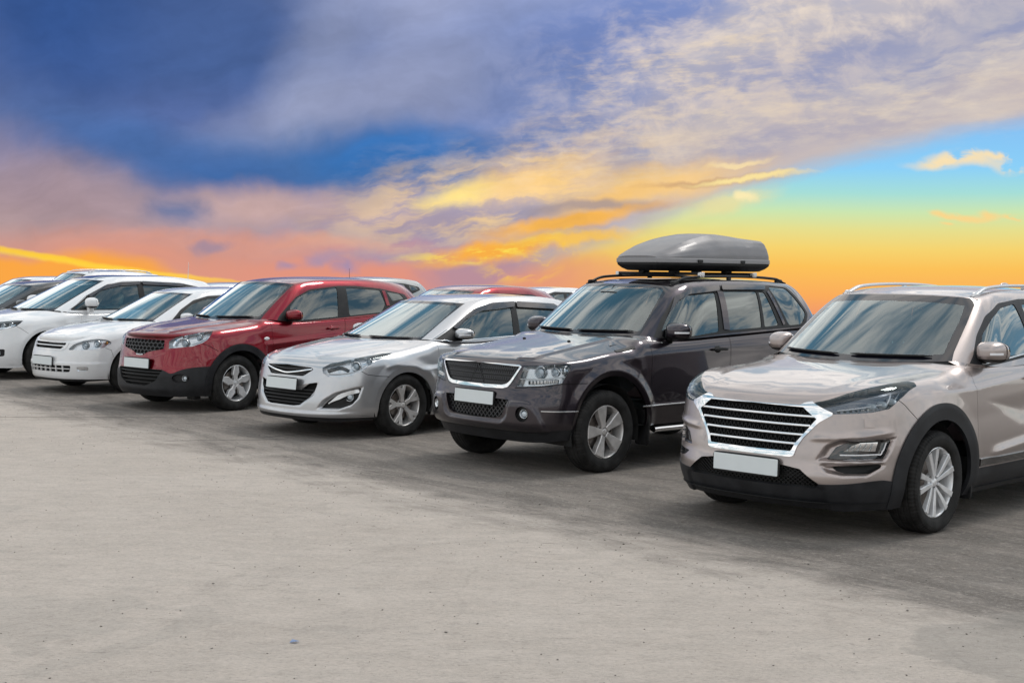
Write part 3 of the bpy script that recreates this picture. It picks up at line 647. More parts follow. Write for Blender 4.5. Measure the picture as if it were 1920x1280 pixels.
    ns, nt = int(.55/ds), int((tp[0, 0]-tp[-1, 0])/ds)
    Fc = res(tp[:k1+1], ns); Gc = res(tp[k1:k2+1], nt); Kc2 = res(tp[k2:][::-1], ns); rl = A(spec['roof'])
    ml = np.vstack([tp[0], np.stack([rl[:, 0], rl[:, 0]*0, rl[:, 1]], 1), tp[-1]]); Mc = res(hermite(ml, chord(ml), np.linspace(0, chord(ml)[-1], 300)), nt)
    s_ = np.linspace(0, 1, ns)[:, None, None]; t = np.linspace(0, 1, nt)[None, :, None]; hp = s_**2.2
    P = (1-t)*Fc[:, None]+t*Kc2[:, None]+(1-hp)*Mc[None]+hp*Gc[None]-((1-hp)*(1-t)*Fc[0]+(1-hp)*t*Kc2[0]+hp*(1-t)*Fc[-1]+hp*t*Kc2[-1])
    P[0, :, 1] = 0
    b.roof = gridsurf(np.concatenate([(P*A([1, -1, 1]))[::-1][:-1], P], 0))
    if b.roof.N[:, 2].mean() < 0: b.roof = flip(b.roof)
    # blend the normals along the gutter so that roof and side read as one skin
    nb = len(b.gh.V)//nw; gi = (np.arange(nb)*nw+nw-1); 
    # shoulder ledge between band top and greenhouse base (behind the cowl)
    m = b.ghbot[(b.ghbot[:, 1] > .3)]; ms = m[(m[:, 0] < spec['cowl_x'])]
    tx = top[kc:]; 
    xs = ms[:, 0]; order = np.argsort(-xs)
    led = []
    for pnt in ms:
        d = np.linalg.norm(tx-pnt, axis=1); led.append(tx[int(d.argmin())])
    led = A(led); S_ = gridsurf(np.stack([led, ms], 0)); 
    if S_.N[:, 2].mean() < 0: S_ = flip(S_)
    rear = b.ghbot[(b.ghbot[:, 1] <= .3) & (b.ghbot[:, 0] < -1)]
    if len(rear) > 2:
        led = A([tx[int(np.linalg.norm(tx-p_, axis=1).argmin())] for p_ in rear]); R_ = gridsurf(np.stack([led, rear], 0)); S_ = join(S_, R_)
    b.ledge = join(S_, mirror(S_))
    return b
def crease(S, pts, proj, up, dn, amp, side_both=True, fade=.15, thr=.1):
    """raised line: falls off over up above and dn below (signed by the polyline's left)"""
    for side in ((1, -1) if proj not in ('front', 'top') else (1,)):
        Q = projected(S.V, proj, side); nrm = S.N@pdir(proj, side); ok = nrm > thr
        if proj not in ('front', 'top'): ok &= S.V[:, 1]*side > 0
        Qs = [Q] if proj not in ('front', 'top') or not side_both else [Q]
        if proj == 'front' and side_both: Q = np.stack([np.abs(Q[:, 0]), Q[:, 1]], 1)
        if proj == 'top' and side_both: Q = np.stack([Q[:, 0], np.abs(Q[:, 1])], 1)
        ok = ok*smooth((nrm-thr)/.3); d, sg, t = pdist(Q, pts); w = np.where(sg > 0, up, dn)
        a = np.clip(1-d/w, 0, 1); a = a*a*(1.5-.5*a) if False else a**1.6
        f = smooth(t/fade)*smooth((1-t)/fade) if fade else 1
        S.V = S.V+S.N*(amp*a*f*ok)[:, None]
def recess(S, P, proj, depth, slope=.03, sides=(1, -1), thr=.05):
    for side in sides:
        Q = projected(S.V, proj, side)
        if proj == 'front' and len(sides) == 2: Q = Q*A([side, 1])
        ok = S.N@pdir(proj, side) > thr
        if proj not in ('front', 'top'): ok &= S.V[:, 1]*side > 0
        ok = ok*smooth((S.N@pdir(proj, side)-thr)/.25); d = sdf(Q, P); S.V = S.V-S.N*(depth*smooth(-d/slope)*ok)[:, None]
def flare(S, xc, zc, R0, w, amp):
    r = np.hypot(S.V[:, 0]-xc, S.V[:, 2]-zc); ok = smooth((np.abs(S.N[:, 1])-.3)/.5)
    S.V = S.V+S.N*(amp*np.clip(1-np.abs(r-R0)/w, 0, 1)**1.3*ok)[:, None]
def bvh(S): return BVHTree.FromPolygons([tuple(v) for v in S.V], [tuple(int(i) for i in f) for f in S.F])
def drop(bv, P2, proj, side=1, out=0.):
    """put 2D points (or 3D) of a projection on the surface; returns 3D points and normals"""
    d = pdir(proj, side); pts = []; nr = []
    for p in A(P2):
        if proj == 'side': o = A([p[0], 0, p[1]])
        elif proj == 'front': o = A([0, p[0]*side, p[1]])
        elif proj == 'top': o = A([p[0], p[1]*side, 0])
        else:
            a = math.radians(proj); o = A([-p[0]*math.sin(a), p[0]*math.cos(a)*side, p[1]])
        h = bv.ray_cast(Vector(o+d*6), Vector(-d), 12)
        if h[0] is None:
            h = bv.find_nearest(Vector(o+d*.8))
        q = A(h[0]); n = A(h[1]); n = n if n@d > 0 else -n
        pts.append(q+n*out); nr.append(n)
    return A(pts), A(nr)
# ------------------------------------------------------------------ wheels
def make_tyre(R, r, w, blocks=76):
    """outer side at +y; treads, grooves and shoulder slots as geometry"""
    h = w/2; gd = .007; prof = []
    prof += [(r-.004, h*.62), (r+.004, h*.80), (r+.016, h*.93), (r+.3*(R-r), h*1.0), (r+.52*(R-r), h*1.03), (r+.56*(R-r), h*1.025), (r+.60*(R-r), h*1.025), (r+.80*(R-r), h*.985), (R-.026, h*.93), (R-.013, h*.87), (R-.005, h*.78)]
    nsh = len(prof)
    gx = [.56, .20, -.20, -.56]; tw = .055; y = .70
    tread = [(R-.002, h*.70)]
    for g in gx:
        tread += [(R-.0005, h*(g+tw+.012)), (R-.0005, h*(g+tw)), (R-gd, h*(g+tw*.7)), (R-gd, h*(g-tw*.7)), (R-.0005, h*(g-tw)), (R-.0005, h*(g-tw-.012))]
    tread += [(R-.002, -h*.70)]
    prof += tread+[(a, -b) for a, b in prof[:nsh][::-1]]
    prof = A(prof); n = blocks*4; a = np.arange(n)*2*math.pi/n; k = len(prof)
    rr = np.tile(prof[:, 0], (n, 1)); yy = np.tile(prof[:, 1], (n, 1))
    slot = (np.arange(n) % 4 == 0)
    isl = (np.abs(prof[:, 1]) > h*.60) & (prof[:, 0] > R-.03)
    rr[np.ix_(slot, isl)] -= .0055
    slot2 = (np.arange(n) % 8 == 4); isl2 = (np.abs(prof[:, 1]) < h*.5) & (prof[:, 0] > R-.003); rr[np.ix_(slot2, isl2)] -= .004
    G = np.stack([np.cos(a)[:, None]*rr, yy, np.sin(a)[:, None]*rr], -1)
    i = np.arange(n*k).reshape(n, k); j = np.roll(i, -1, 0)
    p, q, s, t = i[:, :-1].ravel(), j[:, :-1].ravel(), j[:, 1:].ravel(), i[:, 1:].ravel()
    S = Surf(G.reshape(-1, 3), np.vstack([np.stack([p, s, q], 1), np.stack([p, t, s], 1)]))
    c = S.V[S.F].mean(1); 
    rad = c*A([1, 0, 1]); 
    if np.sum(S.N*S.V*A([1, 0, 1]), 1)[np.hypot(S.V[:, 0], S.V[:, 2]) > R-.004].mean() < 0: S = flip(S)
    # flatten the contact patch a little
    S.V[:, 2] = np.maximum(S.V[:, 2], -R+.010)
    return S
def spokes(style, r, w):
    out = []; f = lambda a: (math.cos(a), math.sin(a))
    def xf(P, a): P = A(P); c, s = math.cos(a), math.sin(a); return np.stack([P[:, 0]*c-P[:, 1]*s, P[:, 0]*s+P[:, 1]*c], 1)
    y0 = w*.50; dish = lambda d: (lambda p: y0-.012-d*np.clip(1-np.hypot(p[:, 0], p[:, 1])/r, 0, 1)**1.2)
    for i in range(5):
        a = i*2*math.pi/5+math.pi/2
        if style == 'five':         # five broad spokes, widening to the rim
            out.append(extrude(xf([(.035, -.025), (.09, -.030), (r*.6, -.044), (r*.985, -.060), (r*.985, .060), (r*.6, .044), (.09, .030), (.035, .025)], a), y0-.07, y0, .006, dish(.022)))
        elif style == 'twist':      # ten bladed spokes in five swirled pairs
            out.append(extrude(xf([(.035, -.022), (.10, -.036), (r*.97, -.066), (r*.985, -.024), (.12, -.006), (.04, -.002)], a), y0-.05, y0, .003, dish(.015)))
            out.append(extrude(xf([(.035, .004), (.12, .008), (r*.985, .024), (r*.975, .064), (.11, .038), (.04, .024)], a+.10), y0-.05, y0, .003, dish(.030)))
        elif style == 'claw':       # five spokes that fork softly before the rim
            out.append(extrude(xf([(.035, -.024), (.10, -.022), (r*.62, -.034), (r*.985, -.068), (r*.985, -.014), (r*.80, .004), (r*.985, .022), (r*.985, .064), (r*.62, .036), (.10, .022), (.035, .024)], a), y0-.06, y0, .005, dish(.030)))
        else:                       # 'blade': five wide angular spokes, one shoulder cut
            out.append(extrude(xf([(.03, -.026), (.085, -.032), (r*.50, -.050), (r*.98, -.026), (r*.985, .038), (r*.60, .050), (.085, .026), (.03, .026)], a), y0-.06, y0, .006, dish(.018)))
    return join(*out)
WC = {}
def wheel_meshes(R, r, w, style, mat, key):
    if key in WC: return WC[key]
    ty = mk('tyre', make_tyre(R, r, w), MT['rubber'])
    h = w/2
    barrel = revolve([(r-.004, h*.60), (r+.006, h*.72), (r+.007, h*.80), (r-.001, h*.82), (r-.010, h*.74), (r-.013, h*.5), (r-.022, h*.2), (r-.03, -h*.4), (r-.03, -h*.8)], 72)
    hub = join(revolve([(0.0, h-.036), (.030, h-.036), (.034, h-.040), (.036, h-.06), (.045, h-.045), (.060, h-.048), (.068, h-.06), (.068, h-.12)], 40))
    rim = mk('rim', join(sharp(barrel, 40), sharp(hub, 40), spokes(style, r, w)), mat)
    nuts = []; holes = []
    for i in range(5):
        a = i*2*math.pi/5+math.pi/2+math.pi/5; c = (.052*math.cos(a), 0, .052*math.sin(a))
        nuts.append(place(revolve([(0, h-.040), (.007, h-.040), (.009, h-.044), (.009, h-.07)], 6), None, c))
        holes.append(place(revolve([(.0155, h-.0445), (.012, h-.0435), (.010, h-.07), (0, h-.07)], 12), None, c))
    nut = mk('wheel_nuts', sharp(join(*nuts), 30), MT['disc']); hol = mk('nut_recess', join(*holes), MT['gap'])
    cap = mk('centre_cap', sharp(revolve([(0, h-.028), (.022, h-.0285), (.027, h-.033), (.028, h-.045)], 32), 50), mat)
    disc = mk('brake_disc', sharp(join(revolve([(.05, .02), (r*.70, .02), (r*.70, -.005)], 48), revolve([(.0, .04), (.07, .04), (.08, .02)], 32)), 30), MT['disc'])
    cal = mk('brake_caliper', box((-.105*math.cos(.2), .01, .06), (.06, .07, .15)), MT['black'])
    back = mk('wheel_inner_shade', revolve([(0, -.03), (r*.97, -.03)], 32), MT['under'])
    L = [ty, rim, nut, hol, cap, disc, cal, back]
    meshes = [(o.name.split('.')[0], o.data) for o in L]
    for o in L: bpy.data.objects.remove(o)
    WC[key] = meshes
    return meshes
def add_wheels(car, meshes, xs, yc, R, spin=(0,), steer=0., camber=0.):
    k = 0
    for x in xs:
        for side in (1, -1):
            st = steer if x > -.5 else 0.
            m = Matrix.Translation((x, side*yc, R-.009))@Matrix.Rotation(st+(0 if side == 1 else math.pi), 4, 'Z')
            w = link(bpy.data.objects.new('wheel', meshes[1][1]), car)   # the rim carries the pieces mounted on it
            w.matrix_local = m@Matrix.Rotation(0, 4, 'Y'); sp = spin[k % len(spin)]; k += 1
            w.matrix_local = m@Matrix.Rotation(sp, 4, 'Y')
            for nm, me in meshes:
                if nm == 'rim': continue
                if nm in ('tyre', 'brake_caliper'): share(nm, me, w, Matrix.Rotation(-sp, 4, 'Y'))
                else: share(nm, me, w)
# ------------------------------------------------------------------ pieces shared by the cars
def mirror_unit(car, c, size, mat, side=1, lamp=None, arm=(.03, -.07), droop=.0, squash=.0, chromecap=None):
    """door mirror: shell, black base, arm, glass; c = shell centre (left side)"""
    sx, sy, sz = size
    def warp(P):
        P = P.copy(); f = P[:, 0] > 0
        P[:, 0] = np.where(f, P[:, 0], P[:, 0]*.35)                 # flat back
        k = 1-.30*np.clip(P[:, 0], 0, 1)**1.5; P[:, 2] *= k; P[:, 1] *= 1-.22*np.clip(P[:, 0], 0, 1)
        P[:, 2] *= 1-.22*np.clip(P[:, 1], 0, 1)**2; P[:, 0] -= .45*np.clip(P[:, 1], 0, 1)**2*f   # tapers outwards
        return P
    S = supere((0, 0, 0), (sx, sy, sz), .55, .62, 26, 40, None, warp)
    lo, hi = S.split(S.V[:, 2]+sz*.62)
    f = (lambda s: place(s, None, c)) if side == 1 else (lambda s: mirror(place(s, None, c)))
    o = mk('mirror', f(hi), mat, car)
    mk('lower_shell', f(lo.offset(-.001)), MT['black'], o)
    gl = supere((-sx*.36, 0, 0), (.006, sy*.86, sz*.82), .4, .4, 12, 24); mk('mirror_glass', f(gl), MT['foil'], o)
    # arm and foot
    P = A([(arm[0]*0-.01, -sy*.6, -sz*.75), (-.015, -sy*1.0, -sz*1.0), (-.02, -sy*1.0+arm[1], -sz*1.05)])
    mk('mirror_arm', f(sweep(P, rbox(.075, .045, .4), scale=[(1, 1), (1, 1), (1.1, 1.2)])), MT['black'], o)
    if lamp:
        a, b = lamp; pts = []
        bv = bvh(S); P2 = []
        for t in np.linspace(a, b, 14):
            h = bv.ray_cast(Vector((1, t*sy, -.12*sz)), Vector((-1, 0, 0)), 3)
            if h[0] is None: continue
            P2.append(A(h[0])+A([.0005, 0, 0]))
        if len(P2) > 3: mk('side_repeater', f(sweep(P2, rbox(.004, .016, .3), upv=(0, 0, 1))), MT['white_led'], o)
    return o
def plate(car, c, tilt=-.05, label=None, w=.52, h=.112):
    fr = place(sharp(box((0, 0, 0), (.014, w+.022, h+.024)), 50), Matrix.Rotation(tilt, 3, 'Y'), c)
    o = mk('number_plate_holder', fr, MT['black'], car)
    P = roundpoly([(-w/2, -h/2), (w/2, -h/2), (w/2, h/2), (-w/2, h/2)], .006, 3)
    s = extrude(P, 0, .0025, .0006); s = place(s, Matrix.Rotation(-math.pi/2, 3, 'Z'), (.0072, 0, 0)); s = place(s, Matrix.Rotation(tilt, 3, 'Y'), c)
    mk('number_plate', s, MT['plate'], o, label='blank pale number plate')
def seat(car, c, mat, wide=.50, rows=1):
    x, y, z = c
    o = mk('seat', join(box((x, y, z), (.50, wide, .16)), place(box((0, 0, 0), (.14, wide, .62)), Matrix.Rotation(-.28, 3, 'Y'), (x-.32, y, z+.30))), mat, car)
    for dy in ((0,) if wide < .7 else (-.35, .35)):
        mk('headrest', place(supere((0, 0, 0), (.05, .13, .10), .6, .6), Matrix.Rotation(-.2, 3, 'Y'), (x-.43, y+dy, z+.72)), mat, o)
        for e in (-.05, .05): mk('headrest_post', tube([(x-.42, y+dy+e, z+.55), (x-.43, y+dy+e, z+.68)], .006), MT['chrome'], o)
def cabin(car, spec, mat='seat'):
    """dashboard, wheel, seats, floor and inner mirror"""
    zb = spec['belt']; cx = spec['cowl_x']; m = MT[mat]; yw = .62; bk = spec.get('cab_rear', -3.0); top = spec['roof_z']
    prof = [(cx+.28, zb-.05), (cx+.02, zb-.015), (cx-.18, zb-.02), (cx-.30, zb-.10), (cx-.33, zb-.30), (cx+.1, zb-.5)]
    P = A([(p[0], p[1]) for p in prof]); s = sweep([(0, -.70, 0), (0, 0, 0), (0, .70, 0)], [(p[0], p[1]) for p in prof], upv=(0, 0, 1))
    mk('dashboard', sharp(s, 40), MT['dash'], car)
    R = Matrix.Rotation(math.radians(-62), 3, 'Y'); sw = sweep(np.stack([.185*np.cos(np.arange(40)*math.pi/20), .185*np.sin(np.arange(40)*math.pi/20), np.zeros(40)], 1), circ(.014, 8), closed=True)
    o = mk('steering_wheel', place(join(sw, box((0, 0, -.02), (.12, .34, .03)), box((-.08, 0, -.02), (.18, .05, .02))), R, (cx-.48, .36, zb-.02)), MT['black'], car)
    for y in (-.36, .36): seat(car, (cx-.78, y, zb-.52), m)
    if spec.get('rear_seat', True): seat(car, (cx-1.62, 0, zb-.50), m, 1.25)
    mk('cabin_floor', flatbox(((bk+cx)/2+.2, 0, spec.get('floor', .34)), (cx-bk+.2, 1.40, .02)), MT['under'], car)
    mk('rear_shelf', flatbox((bk+.18, 0, zb-.05), (.5, 1.25, .02)), MT['under'], car)
    hx, hz = spec['hdr']; mk('inner_mirror', join(box((hx+.10, 0, hz-.10), (.03, .22, .06)), tube([(hx+.03, 0, hz-.02), (hx+.09, 0, hz-.08)], .010)), MT['black'], car)
def underside(car, spec, b, R, wheels):
    pl = A(spec['plan'])[:, :2]; zb = A(spec['plan'])[:, 3].mean()+.03
    C = polycurve(pl, 90); P = [];
    for t in (-1, -.55, 0, .55, 1): P.append(np.stack([C[:, 0]-.02*np.sign(C[:, 0]), C[:, 1]*t*.97, np.full(len(C), zb)], 1))
    S = gridsurf(np.stack(P, 0))
    for x in wheels:
        _, S = S.split(np.maximum(np.abs(S.V[:, 0]-x)-R-.05, .46-np.abs(S.V[:, 1])))
    mk('underbody', S, MT['under'], car)
    for x in wheels:
        for side in (1, -1):
            a = np.linspace(-.25, math.pi+.25, 40); rr = R+.055
            arc = np.stack([x+rr*np.cos(a), np.zeros(40), R-.01+rr*np.sin(a)], 1); y1 = side*spec.get('wellout', .85); y0 = side*.46
            g = gridsurf(np.stack([np.tile(A([x, y0, R]), (40, 1)), arc+A([0, y0, 0]), arc+A([0, y1, 0])], 0))
            mk('wheel_well', g, MT['under'], car)
def wiper(car, b_ws, base, tip, arm_end=None):
    """arm and blade lying on the windscreen; points are (y,z) front-projected"""
    ptsb, nb = drop(b_ws, np.linspace(base, tip, 12), 'front', 1, .012)
    o = mk('wiper', sweep(ptsb, rbox(.014, .022, .3), upv=(1, 0, 0), scale=np.concatenate([np.full(1, .4), np.ones(10), np.full(1, .4)])), MT['black'], car)
    return o
def ribbon(car, name, mat, bv, P2, proj, side=1, w=.01, h=.006, out=.0, parent=None, n=30, scale=None, smoothp=True):
    Q = polycurve(P2, n) if smoothp and len(P2) > 2 else np.stack([np.linspace(P2[0][k], P2[-1][k], n) for k in range(2)], 1)
    if not smoothp and len(P2) > 2:
        L = np.concatenate([[0], np.cumsum(np.linalg.norm(np.diff(A(P2), axis=0), axis=1))]); q = np.linspace(0, L[-1], n); Q = np.stack([np.interp(q, L, A(P2)[:, k]) for k in range(2)], 1)
    P, N = drop(bv, Q, proj, side, out); T = np.gradient(P, axis=0); up_ = N
    return mk(name, sweepN(P, N, rbox(w, h, .35), scale), mat, parent or car)
def sweepN(P, N, sec, scale=None):
    """sweep keeping the section's second axis along N"""
    P = A(P); T = np.gradient(P, axis=0); T /= np.linalg.norm(T, axis=1, keepdims=True); N = A(N); N = N-T*np.sum(N*T, 1, keepdims=True); N /= np.linalg.norm(N, axis=1, keepdims=True).clip(1e-9)
    S_ = np.cross(T, N); k = len(sec); n = len(P); sc_ = np.ones((n, 2)) if scale is None else A(scale).reshape(n, -1)*np.ones((n, 2))
    G = P[:, None]+S_[:, None]*(sec[None, :, 0:1]*sc_[:, None, 0:1])+N[:, None]*(sec[None, :, 1:2]*sc_[:, None, 1:2])
    i = np.arange(n*k).reshape(n, k); j = np.roll(i, -1, 1)
    p, q, r, t = i[:-1].ravel(), i[1:].ravel(), j[1:].ravel(), j[:-1].ravel()
    V = G.reshape(-1, 3); F = np.vstack([np.stack([p, q, r], 1), np.stack([p, r, t], 1)])
    c0 = len(V); V = np.vstack([V, P[0], P[-1]]); e = []
    for a in range(k): b_ = (a+1) % k; e += [[c0, i[0, a], i[0, b_]], [c0+1, i[-1, b_], i[-1, a]]]
    s = Surf(V, np.vstack([F, e])); c = V.mean(0); vol = np.sum((V[s.F[:, 0]]-c)*np.cross(V[s.F[:, 1]]-c, V[s.F[:, 2]]-c))
    if vol < 0: s = Surf(V, s.F[:, ::-1])
    return sharp(s, 50)
def blend_gutter(b):
    for a, c in ((b.gh, b.roof),):
        top = a.V[:, 2] > b.ghtop[:, 2].min()-.02
        e = np.unique(c.boundary().ravel()); g = np.flatnonzero(top)
        for i in e:
            d = np.linalg.norm(a.V[g]-c.V[i], axis=1); j = g[int(d.argmin())]
            if d.min() < .03:
                n = a.N[j]+c.N[i]; n /= np.linalg.norm(n); c.N[i] = n
        tops = b.ghtop
        ce = c.V[e]; cn = c.N[e]
        for i in np.flatnonzero(a.V[:, 2] > 1.0):
            pass
        for T in (tops, tops*A([1, -1, 1])):
            for p in T:
                d = np.linalg.norm(ce-p, axis=1); 
                if d.min() > .03: continue
                k = int(d.argmin()); jj = np.flatnonzero(np.linalg.norm(a.V[g]-p, axis=1) < 1e-4)
                for j in g[jj]: a.N[j] = cn[k]
def sym(P):
    """mirror a half polygon given from the centre line outwards (first and last rows lie near y=0)"""
    P = A(P); Q = (P*A([-1, 1]))[::-1]; return np.vstack([P, Q])
class Car:
    def __init__(s, key, name, label, loc, rz, paintm, ds=.016, cat='car', group=None):
        s.sp = SP[key]; s.b = b = build_body(s.sp, ds); s.root = thing(name, label, cat, (loc[0], loc[1], 0), rz, group); s.pm = paintm; s.ds = ds
        if (b.band.N*(b.band.V-A([b.band.V[:, 0].mean(), 0, .6]))).sum(1).mean() < 0: b.band = flip(b.band)
        if (b.gh.N*(b.gh.V-A([b.gh.V[:, 0].mean(), 0, .6]))).sum(1).mean() < 0: b.gh = flip(b.gh)
        s.W = MT; s.seams = []
        s.rawgh = b.gh.copy()
    def finish_shape(s):
        b = s.b; b.band.normals(); b.hood.normals(); blend_gutter(b); s.bv = bvh(b.band); s.bvh_ = bvh(b.hood); s.bvg = bvh(b.gh); s.bvr = bvh(b.roof)
    def T(s, t): return getattr(s.b, t)
    def part(s, t, name, P, proj, sides=(1, -1), mat=None, off=0., rim=.006, parent=None, grow=0., seam=.0, keep=False, label=None, thr=.05, walls=0.):
        """cut region P out of surface t and make it a part of its own on each side"""
        out = []
        for sd in sides:
            S = s.T(t)
            Pp = P if not (proj == 'front' and sd == -1) else P
            if proj == 'front' and len(sides) == 2:
                Pp = A(P)*A([sd, 1])
            inn, rest = S.poly(Pp, proj, 1 if proj == 'front' else sd, grow, thr)
            if seam:
                v = sdf(projected(inn.V, proj, 1 if proj == 'front' else sd), Pp)-grow+seam
                inn, strip = inn.split(v); s.seams.append(strip.offset(-.008))
            setattr(s.b, t, rest)
            if walls: s.seams_wall = inn.rim(walls); w = inn.compact(); rimonly = w.rim(walls); rimonly = Surf(rimonly.V, rimonly.F[len(w.F):], rimonly.N); mk('recess_edge', rimonly, s.pm if walls > 0 else MT['black'], s.root)
            if mat is not None:
                o = mk(name, inn.offset(off), mat, parent or s.root, rim, label); out.append((inn, o))
            else: out.append((inn, None))
        return out
    def seam(s, t, P, proj, sides=(1, -1), w=.0035, thr=.05):
        """shut line along an open polyline: split left and right of it so that it never breaks up"""
        for sd in sides:
            Pp = A(P)*A([sd, 1]) if proj == 'front' else A(P); ps = 1 if proj == 'front' else sd
            for a, b_ in zip(Pp[:-1], Pp[1:]):
                B = s.T(t); Q = projected(B.V, proj, ps); e = b_-a; L = np.linalg.norm(e); e = e/L; v = (Q-a)@A([-e[1], e[0]]); c = (Q[B.F].mean(1)-a)@e; dv = np.abs(v[B.F]).min(1)
                m = B.fmask(proj, ps, thr) & (c > -.004) & (c < L+.004) & (dv < s.ds*2)
                inn, rest = B.split(v-w, m); v2 = -((projected(inn.V, proj, ps)-a)@A([-e[1], e[0]]))-w; strip, r2 = inn.split(v2)
                # faces of inn that are left untouched go back
                cc = (projected(strip.V, proj, ps)[strip.F].mean(1)-a); keep = (np.abs(cc@A([-e[1], e[0]])) <= w*1.2) & (cc@e > -.02) & (cc@e < L+.02)
                s.seams.append(strip.sel(keep).offset(-.007)); setattr(s.b, t, Surf(strip.V, np.vstack([rest.F, r2.F, strip.F[~keep]]), strip.N))
    def cavity(s, piece, depth, mat, name='recess', wallmat=None, parent=None):
        """sunk panel and its side walls behind a cut-out"""
        w = piece.compact(); n = len(w.F); r = w.rim(depth+.002); walls = Surf(r.V, r.F[n:], r.N)
        return mk(name, join(w.offset(-depth), walls), mat, parent or s.root)
    def arches(s, xs, zc, R, lip=.05, y=.45):
        for x in xs:
            B = s.b.band; v = R-np.hypot(B.V[:, 0]-x, B.V[:, 2]-zc); v = np.maximum(-v, 0*v-1) if False else np.hypot(B.V[:, 0]-x, B.V[:, 2]-zc)-R
            c = B.V[B.F].mean(1); m = (np.abs(c[:, 1]) > y) & (np.abs(B.N[B.F].mean(1)[:, 1]) > .15) & (np.abs(c[:, 0]-x) < R+.1)
            _, s.b.band = B.split(v, m)
    def ring(s, xs, zc, R0, R1, zcut, mat, name='wheel_arch_trim', off=.012, xlim=None, rim=.03):
        for x in xs:
            for sd in (1, -1):
                B = s.b.band; r = np.hypot(B.V[:, 0]-x, B.V[:, 2]-zc); c = B.V[B.F].mean(1)
                m = (c[:, 1]*sd > .4) & (np.abs(B.N[B.F].mean(1)[:, 1]) > .15) & (np.abs(c[:, 0]-x) < R1+.1)
                v = np.maximum(r-R1, zcut-B.V[:, 2])
                inn, s.b.band = B.split(v, m); k = np.clip((inn.V[:, 1]*0+np.hypot(inn.V[:, 0]-x, inn.V[:, 2]-zc)-R0)/(R1-R0), 0, 1)
                mk(name, inn.offset(off*(1-.0*k)), mat, s.root, rim)
    def lattice(s, name, segs, bv, proj, w, h, out, mat, side=1, poly=None, parent=None, kind=False):
        """thin bars along 2D segments, clipped to poly, laid parallel to the surface"""
        V = []; F = []; base = A([[-1, -1], [1, -1], [1, 1], [-1, 1]])*A([w/2, h/2]); d = pdir(proj, side)
        for a, b_ in segs:
            a, b_ = A(a), A(b_)
            if poly is not None:
                t = np.linspace(0, 1, 81); q = a+(b_-a)*t[:, None]; ins = sdf(q, poly) < 0
                if not ins.any(): continue
                k = np.flatnonzero(np.diff(np.concatenate([[0], ins.astype(int), [0]]))); runs = [(t[k[i]], t[min(k[i+1], 81)-1]) for i in range(0, len(k), 2)]
            else: runs = [(0, 1)]
            for t0, t1 in runs:
                if t1-t0 < .01: continue
                m = max(2, int(np.linalg.norm(b_-a)*(t1-t0)/.12)+1); q = a+(b_-a)*np.linspace(t0, t1, m)[:, None]
                P, N = drop(bv, q, proj, side, out); o = len(V); T = np.gradient(P, axis=0); T /= np.linalg.norm(T, axis=1, keepdims=True).clip(1e-9); S_ = np.cross(T, N); S_ /= np.linalg.norm(S_, axis=1, keepdims=True).clip(1e-9)
                for i in range(m):
                    for c in base: V.append(P[i]+S_[i]*c[0]+N[i]*c[1])
                for i in range(m-1):
                    for j in range(4):
                        p, q2 = o+i*4+j, o+i*4+(j+1) % 4; F += [[p, p+4, q2+4], [p, q2+4, q2]]
                F += [[o, o+1, o+2], [o, o+2, o+3], [o+m*4-4, o+m*4-2, o+m*4-3], [o+m*4-4, o+m*4-1, o+m*4-2]]
        if not V: return None
        return mk(name, sharp(Surf(A(V), F), 40), mat, parent or s.root)
    def windows(s, ws_out, ws_in, sides, frit=.0, tint=None):
        """ws_*: half polygons (y,z) of the windscreen and its clear area; sides: list of (name, polygon xz, material)"""
        o = s.part('gh', 'windscreen_border', sym(ws_out), 'front', (1,), None, thr=.12)
        S = o[0][0]; inn, rest = S.poly(sym(ws_in), 'front', 1, 0, .12)
        ws = mk('windscreen', inn, s.sp.get('wsglass', MT['glass']), s.root, .004)
        mk('black_border', rest, MT['frit'], ws, .004)
        for name, P, m, *r in sides:
            for (pc, ob) in s.part('gh', name, P, 'side', (1, -1), m, -.004, .012, thr=.1): pass
    def dark_band(s, name, P, mat, off=.001, t='gh', proj='side', rim=.004):
        return s.part(t, name, P, proj, (1, -1), mat, off, rim, thr=.05)
    def finish(s, hoodpart=True):
        b = s.b
        mk('hood', b.hood, s.pm, s.root, .03)
        mk('body', join(b.band.rim(.035), b.ledge), s.pm, s.root)
        mk('roof', b.roof, s.sp.get('roofmat', s.pm), s.root)
        mk('roof_frame', b.gh, s.pm, s.root, .015)
        if s.seams: mk('panel_gap', join(*s.seams), MT['gap'], s.root)
        # cowl: dark plastic scuttle between hood and windscreen
        base = b.ghbot[(b.ghbot[:, 0] > s.sp['cowl_x']-.25)]; base = base[:int(np.argmax(base[:, 1]))+1]
        K = b.res(b.cowl, 60); B = b.res(base[base[:, 1] < K[-1, 1]+.03], 60)
        G = gridsurf(np.stack([K+A([.02, 0, -.02]), (K+B)/2+A([0, 0, -.03]), B+A([0, 0, -.004])], 0))
        if G.N[:, 2].mean() < 0: G = flip(G)
        mk('cowl', join(G, mirror(G)), MT['black'], s.root)
def bump_pts(c, r, n=12, ry=None):
    a = np.arange(n)*2*math.pi/n; return np.stack([c[0]+r*np.cos(a), c[1]+(ry or r)*np.sin(a)], 1)
